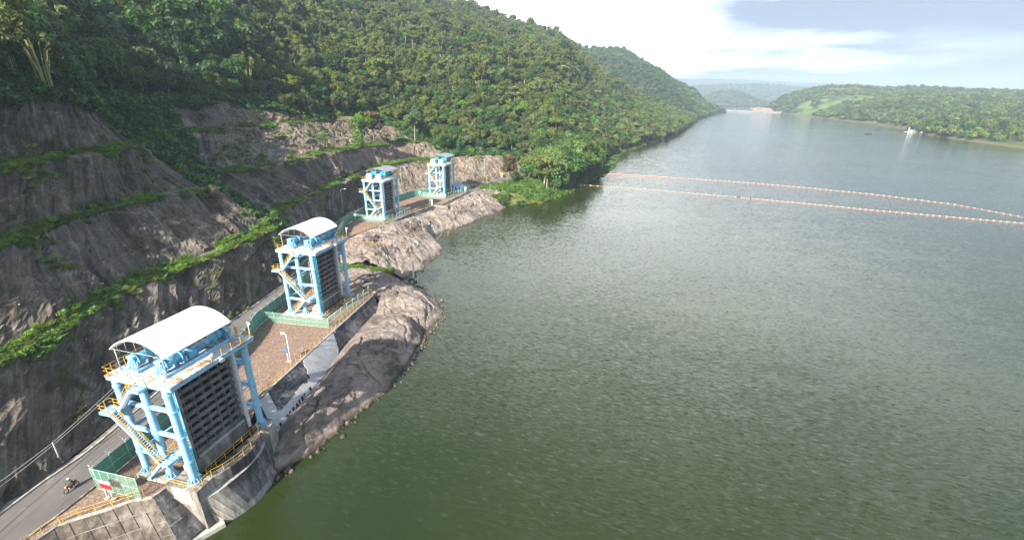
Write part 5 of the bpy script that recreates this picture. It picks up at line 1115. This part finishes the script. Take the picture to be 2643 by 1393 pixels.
boat('moored_boat', 'white boat moored beside the floating dock', (668,776,WZ), R(70), 10, (M_STEEL, M_STEEL, M_WHITE), True)
boat('moored_boat', 'smaller white boat moored nearest the bank by the dock', (664,758,WZ), R(55), 8, (M_STEEL, M_DARK, M_STEEL), True)
boat('open_boat', 'low dark open boat out on the lake left of the dock', tuple(round(v_, 1) for v_ in (560,745,WZ)), R(10), 12, (M_DARK, M_DARK, M_DARK), False)
t = thing('shore_house', 'small teal house with a white roof on the opposite bank', 'house', (654,716,-4.6), R(35)); MB().box(-4,4,-3,3,-1,2.8).build('wall', M_TEAL, t); MB().add([(-4.6,-3.6,2.803),(4.6,-3.6,2.803),(4.6,3.6,2.803),(-4.6,3.6,2.803),(-4.6,0,4.4),(4.6,0,4.4)], [(0,1,5,4),(2,3,4,5),(1,2,5),(3,0,4),(3,2,1,0)]).build('roof', M_WHITE, t); MB().box(-2,-.6,-3.08,-2.99,-1,1.4).build('door', M_WHITE, t)
# ------------------------------------------------------------------ lamps, signs, hut, gauge, cables
def lamp(label, loc, rz, h, arm=1.8, grp=None):
    t = thing('lamp_post', label, 'lamp post', loc, rz, grp); MB().tube([(0,0,0),(0,0,h)], [.11,.07], 8).box(-.2,.2,-.2,.2,0,.25).build('pole', M_STEEL, t)
    if arm:
        MB().tube([(0,0,h-.05),(.25,0,h+.35),(.7,0,h+.55),(arm,0,h+.62)], .045, 6).build('arm', M_STEEL, t); MB().add([(arm-.1,-.11,h+.56),(arm+.6,-.15,h+.6),(arm+.6,.15,h+.6),(arm-.1,.11,h+.56),(arm-.1,-.09,h+.68),(arm+.55,-.1,h+.74),(arm+.55,.1,h+.74),(arm-.1,.09,h+.68)], [(0,3,2,1),(4,5,6,7),(0,1,5,4),(1,2,6,5),(2,3,7,6),(3,0,4,7)]).build('lamp_head', M_WHITE, t)
    return t
t = thing('yard_lamp', 'white lamp post with a blue notice board on the gravel yard', 'lamp post', (-41.4,73.0,YZ), R(160))
MB().tube([(0,0,0),(0,0,5.8)], [.10,.06], 8).build('pole', M_WHITE, t); MB().box(-.3,.3,-.3,.3,0,.18).build('base', M_CONCL, t); MB().tube([(0,0,5.75),(.3,0,5.95),(.9,0,5.85)], [.05,.12,.28], 10).build('lamp_head', M_WHITE, t)
MB().box(.25,.95,-.04,.04,1.7,2.9).build('notice_board', M_SIGNBLUE, t)
for k in range(4): MB().box(.34,.86,-.045,-.041,2.7-k*.24,2.76-k*.24).build('print_line', M_WHITE, t)
MB().tube([(.6,0,0),(.6,0,1.7)], .05, 6).box(.4,.8,-.2,.2,0,.12).build('board_post', M_WHITE, t)
lamp('street lamp behind the white roof of the nearest tower', (-61.6,76,YZ), R(15), 8.5)
lamp('street lamp by the road beside the curved green fence', (-69.3,181,YZ), R(-10), 10.5)
lamp('tall lamp pole against the cut between the two grey roofed towers', (-56.8,231,YZ), 0, 13, 0)
lamp('tall lamp pole against the cut right of the farthest tower', (-16.5,262.5,YZ), 0, 13, 0)
lamp('thin pole carrying the white cables beside the road at the lower left', (-60.9,47.6,YZ), R(180), 3.6, 0)
def sag(p, q, d, n=18): return [(p[0]+(q[0]-p[0])*k/n, p[1]+(q[1]-p[1])*k/n, p[2]+(q[2]-p[2])*k/n-d*4*(k/n)*(1-k/n)) for k in range(n+1)]
tag(MB().tube(sag((-61.5,20,5.0),(-60.9,47.6,2.9),.7)+sag((-60.9,47.6,2.9),(-61.5,75.8,7.2),.5)[1:], .032, 5).build('overhead_cable', M_CABLE), 'upper white cable strung along the road to the thin pole', 'cable')
tag(MB().tube(sag((-60.6,20,4.2),(-60.85,47.6,2.6),.7)+sag((-60.85,47.6,2.6),(-61.5,75.8,6.6),.6)[1:], .032, 5).build('overhead_cable', M_CABLE), 'lower white cable strung along the road to the thin pole', 'cable')
pA = tw(0, .2, 11.4, 11.5); tag(MB().tube(sag(pA, (-42.2,73.2,5.1), .8), .035, 5).build('overhead_cable', M_CABLE), 'pale cable sagging from the nearest tower to the yard lamp', 'cable')
t = thing('warning_sign', 'red and white sign on two white posts before the mesh fence', 'sign', (-49.45,41.85,YZ), R(-14))
for x in (-.45, .45): MB().tube([(x,0,0),(x,0,1.75)], .055, 8).build('post', M_WHITE, t); MB().box(x-.25,x+.25,-.22,.22,0,.2).build('footing', M_CONCL, t)
MB().box(-.85,.85,-.03,.03,1.75,2.55).build('red_board', M_RED, t); MB().box(-.85,.85,-.035,.035,2.553,2.85).build('white_board', M_WHITE, t)
t = thing('yellow_sign', 'yellow road sign by the rock cut near the rust topped tree', 'sign', (-6.5,273,YZ), R(-40)); MB().tube([(0,0,0),(0,0,2.2)], .06, 6).build('post', M_STEEL, t); MB().box(-.6,.6,-.03,.03,2.0,3.2).build('board', M_SIGNYEL, t)
t = thing('yellow_post', 'yellow post at the road side beyond the farthest tower', 'post', (-14.5,252.5,YZ)); MB().tube([(0,0,0),(0,0,4.6)], .12, 8).build('post', M_YEL, t); MB().box(-.25,.25,-.25,.25,0,.2).build('base', M_CONCL, t)
t = thing('board_sign', 'small white board on a post at the corner of the third tower yard', 'sign', (-61.6,172.6,YZ), R(-10)); MB().tube([(0,0,0),(0,0,2.6)], .06, 6).build('post', M_WHITE, t); MB().box(-.6,.6,-.04,.04,2.2,3.0).build('board', M_WHITE, t)
t = thing('board_sign', 'small white board by the gate before the farthest tower', 'sign', (-45.2,217.6,YZ), R(-10)); MB().tube([(0,0,0),(0,0,2.6)], .06, 6).build('post', M_WHITE, t); MB().box(-.6,.6,-.04,.04,2.2,2.9).build('board', M_WHITE, t)
t = thing('twin_marker', 'pair of white marker boards at the yard edge before the farthest tower', 'marker', (-37.0,201.2,YZ), R(-10))
for x in (-.5, .5): MB().box(x-.3,x+.3,-.05,.05,.2,2.8).build('board', M_WHITE, t); MB().tube([(x,0,0),(x,0,.2)], .06, 6).build('post', M_STEEL, t)
t = thing('water_gauge', 'white water level staff standing in the inlet between the rocks', 'gauge', (-30.6,130.6,WZ-.6), R(-25)); MB().box(-.30,.30,-.09,.09,0,5.8).build('staff', M_WHITE, t)
for k in range(9): MB().box(-.30,.0 if k % 2 else .12,-.094,-.091,.9+k*.45,.98+k*.45).build('graduation', M_BLACK, t)
x, y, a = TW[3]; t = thing('guard_hut', 'low blue hut with a sloping blue roof beside the farthest tower', 'hut', tw(3, .4, 16.4, YZ), R(a-90))
MB().box(-3.0,2.6,-3.2,3.4,0,2.5).build('wall', M_HUT, t); MB().add([(-3.6,-3.8,2.52),(3.2,-3.8,2.52),(3.2,4,2.52),(-3.6,4,2.52),(-3.6,-3.8,3.6),(-3.6,4,3.6)], [(0,3,2,1),(1,2,5,4),(0,1,4),(2,3,5),(0,4,5,3)]).build('roof', M_HUTROOF, t); MB().box(-1.4,-.4,-3.26,-3.19,0,2.0).build('door', M_DARK, t); MB().box(.4,1.8,-3.26,-3.19,1.0,1.9).build('window', M_DARK, t)
t = thing('water_tank', 'green tank standing beside the blue hut', 'tank', tw(3, 4.4, 15.4, YZ)); MB().tube([(0,0,0),(0,0,2.2),(0,0,2.5)], [.75,.75,.2], 14).build('tank', M_PGREEN, t); MB().box(-.9,.9,-.9,.9,-.02,.12).build('base', M_CONC, t)
t = thing('barrier_gate', 'dark barrier pole across the lane beyond the farthest tower', 'barrier', (-20.5,243,YZ), R(12)); MB().box(-.3,.3,-.3,.3,0,1.2).build('post', M_DARK, t); MB().tube([(0,0,1.1),(8.5,0,1.2)], .07, 6).build('pole', M_DARK, t); MB().box(8.3,8.5,-.1,.1,0,1.1).build('rest', M_DARK, t)
for k in range(7): pass
rbm_ = MB().box(-.35,.35,-.12,.12,0,.45).mesh('block', M_WHITE)
for k in range(9):
    o = link('kerb_block', rbm_, None, (-11.5+k*2.1, 253.5+k*2.55, YZ), R(51)); tag(o, 'white kerb block along the road edge beyond the farthest tower', 'kerb block', 'white kerb blocks')
# pale drain channels running down the cut
def drain(label, p, q):
    t = thing('drain_channel', label, 'drain', p); d = Vector(q)-Vector(p); m = MB(); s_ = Vector((-d.y, d.x, 0)).normalized()
    for e_ in (-.5, .5): m.bar(tuple(s_*e_), tuple(d+s_*e_), .2, .5)
    m.build('channel', M_CONC, t)
drain('pale drain channel running down the cut right of the nearer grey roofed tower', (-53.5,236,-.2), (-66.5,262,11.6))
drain('pale drain channel running down the cut left of the nearer grey roofed tower', (-68.9,174,-.2), (-74.2,180,11.5))
# ------------------------------------------------------------------ motorbike and rider on the road
bx, by = -55.55, 43.3; hd = math.atan2(42.6-43.95, -55.4+55.2); bz = YZ+.012
mb = thing('motorbike', 'red motorbike with a rider on the road at the lower left', 'motorbike', (bx, by, bz), hd)
for x in (-.62, .62):
    w_ = MB(); w_.tube([(x+.27*math.cos(k*math.pi/10),0,.30+.27*math.sin(k*math.pi/10)) for k in range(21)], .05, 6, caps=False); wo_ = w_.build('wheel', M_BLACK, mb)
    h_ = MB().tube([(x,-.06,.3),(x,.06,.3)], .07, 8)
    for k in range(6): a = k*math.pi/3; h_.tube([(x,0,.3),(x+.24*math.cos(a),0,.3+.24*math.sin(a))], .015, 4)
    h_.build('rim', M_STEEL, wo_)
MB().tube([(.62,.07,.3),(.45,.07,.72),(.36,.05,.98)], .03, 6).tube([(.62,-.07,.3),(.45,-.07,.72),(.36,-.05,.98)], .03, 6).build('fork', M_STEEL, mb)
MB().tube([(.36,-.34,1.02),(.38,0,.98),(.36,.34,1.02)], .022, 6).build('handlebar', M_BLACK, mb)
MB().tube([(.34,0,.80),(.1,0,.55),(-.3,0,.55),(-.75,0,.72)], [.12,.15,.17,.07], 8).box(.40,.55,-.12,.12,.62,.95).build('body', M_RED, mb)
MB().tube([(-.02,0,.76),(-.35,0,.80),(-.72,0,.84)], [.11,.14,.09], 8).build('saddle', M_BLACK, mb)
MB().box(-.12,.22,-.14,.14,.25,.52).tube([(.1,-.17,.3),(-.4,-.2,.28),(-.75,-.2,.36)], .05, 6).build('engine', M_STEEL, mb); MB().ball((.52,0,.88), .1, 8, 5).build('headlight', M_WHITE, mb)
def person(label, loc, rz):
    t = thing('person', label, 'person', loc, rz)
    J = [((-.30,0,.93),.16),((-.24,0,1.15),.17),((-.15,0,1.36),.18),((-.10,0,1.47),.075),((-.07,0,1.56),.07),
         ((-.13,.19,1.38),.075),((.06,.30,1.20),.055),((.30,.32,1.06),.04),((-.13,-.19,1.38),.075),((.06,-.30,1.20),.055),((.30,-.32,1.06),.04),
         ((-.22,.11,.88),.12),((.14,.19,.72),.085),((.0,.17,.36),.06),((.13,.17,.31),.045),((-.22,-.11,.88),.12),((.14,-.19,.72),.085),((.0,-.17,.36),.06),((.13,-.17,.31),.045)]
    E_ = [(0,1),(1,2),(2,3),(3,4),(2,5),(5,6),(6,7),(2,8),(8,9),(9,10),(0,11),(11,12),(12,13),(13,14),(0,15),(15,16),(16,17),(17,18)]
    me = bpy.data.meshes.new('body'); me.from_pydata([j[0] for j in J], E_, []); me.materials.append(M_CLOTH); o = link('body', me, t)
    md = o.modifiers.new('skin', 'SKIN'); sv = me.skin_vertices[0].data if me.skin_vertices else None
    if sv is None:
        bpy.context.view_layer.objects.active = o; sv = me.skin_vertices[0].data if me.skin_vertices else None
    if sv:
        for k, (_, r_) in enumerate(J): sv[k].radius = (r_, r_); sv[k].use_root = (k == 0)
    s2 = o.modifiers.new('sub', 'SUBSURF'); s2.levels = 1; s2.render_levels = 1
    MB().ball((-.03,0,1.66), .105, 12, 8, 0, (1,.85,1.15)).ball((.075,0,1.65), .025, 6, 4).build('face', M_SKIN, t)
    MB().ball((-.05,0,1.70), .135, 12, 8, 0, (1.05,.95,1.0)).build('helmet', M_WHITE, t)
    for y in (.32, -.32):
        h_ = MB().ball((.33,y,1.04), .045, 8, 5)
        for k in range(4): h_.tube([(.34,y-.03+k*.02,1.06),(.40,y-.03+k*.02,1.055),(.40,y-.03+k*.02,1.01)], .011, 4)
        h_.tube([(.33,y*.9,1.05),(.38,y*.86,1.02)], .012, 4); h_.build('hand', M_SKIN, t)
    return t
person('rider in dark clothes and a white helmet seated on the red motorbike', (bx, by, bz), hd)
mbs = thing('parked_motorbike', 'dark motorbike parked near the barrier beyond the farthest tower', 'motorbike', (-21.5,241.5,YZ), R(60))
for x in (-.62, .62): MB().tube([(x+.27*math.cos(k*math.pi/8),0,.30+.27*math.sin(k*math.pi/8)) for k in range(17)], .06, 5, caps=False).build('wheel', M_BLACK, mbs)
MB().tube([(.62,0,.3),(.36,0,.98),(.1,0,.6),(-.3,0,.7),(-.75,0,.78)], [.05,.06,.14,.15,.08], 7).tube([(.36,-.32,1.02),(.36,.32,1.02)], .025, 5).build('body', M_DARK, mbs)
# loose stones on the shore rocks
sm = []
for k in range(5):
    b = MB().ball((0,0,0), .5, 7, 5); b.v = [tuple(c*(1+.3*random.uniform(-1,1)) for c in p) for p in b.v]; sm.append(b.mesh('stone', M_SHORE))
SCOL = collection('stone_kind', sm)
ln = resample([(-37.3,48),(-33.6,54),(-29.9,60),(-26.5,67.5),(-23.6,74),(-21.7,82),(-19.8,93.5),(-16.8,105),(-21,114),(-31.5,128),(-28.5,142),(-26.6,152.7),(-29.6,171),(-22,192),(-9,214),(-4,225)], 620); q = np.c_[ln+rng.normal(size=ln.shape)*.7, np.full(620, WZ+.02)]
scatter('shore_stones', 'loose stones and debris along the waterline of the shore rocks', 'stones', q, rng.choice(5, 620), rng.uniform(.15, .75, 620)*rng.uniform(.4, 1.6, 620), rng.uniform(0, 6.28, 620), SCOL)
# ------------------------------------------------------------------ air
hz = MB().box(-7000,7000,-600,7500,-17,320); mz = bpy.data.materials.new('haze_air'); mz.use_nodes = True; nt2 = mz.node_tree; nt2.nodes.clear()
pv = nt2.nodes.new('ShaderNodeVolumePrincipled'); pv.inputs['Color'].default_value = (.66,.82,1.0,1); pv.inputs['Density'].default_value = .00017; pv.inputs['Anisotropy'].default_value = .1
om = nt2.nodes.new('ShaderNodeOutputMaterial'); nt2.links.new(pv.outputs[0], om.inputs['Volume'])
tag(hz.build('haze', mz), 'thin blue haze filling the air over the lake', 'haze', kind='stuff')
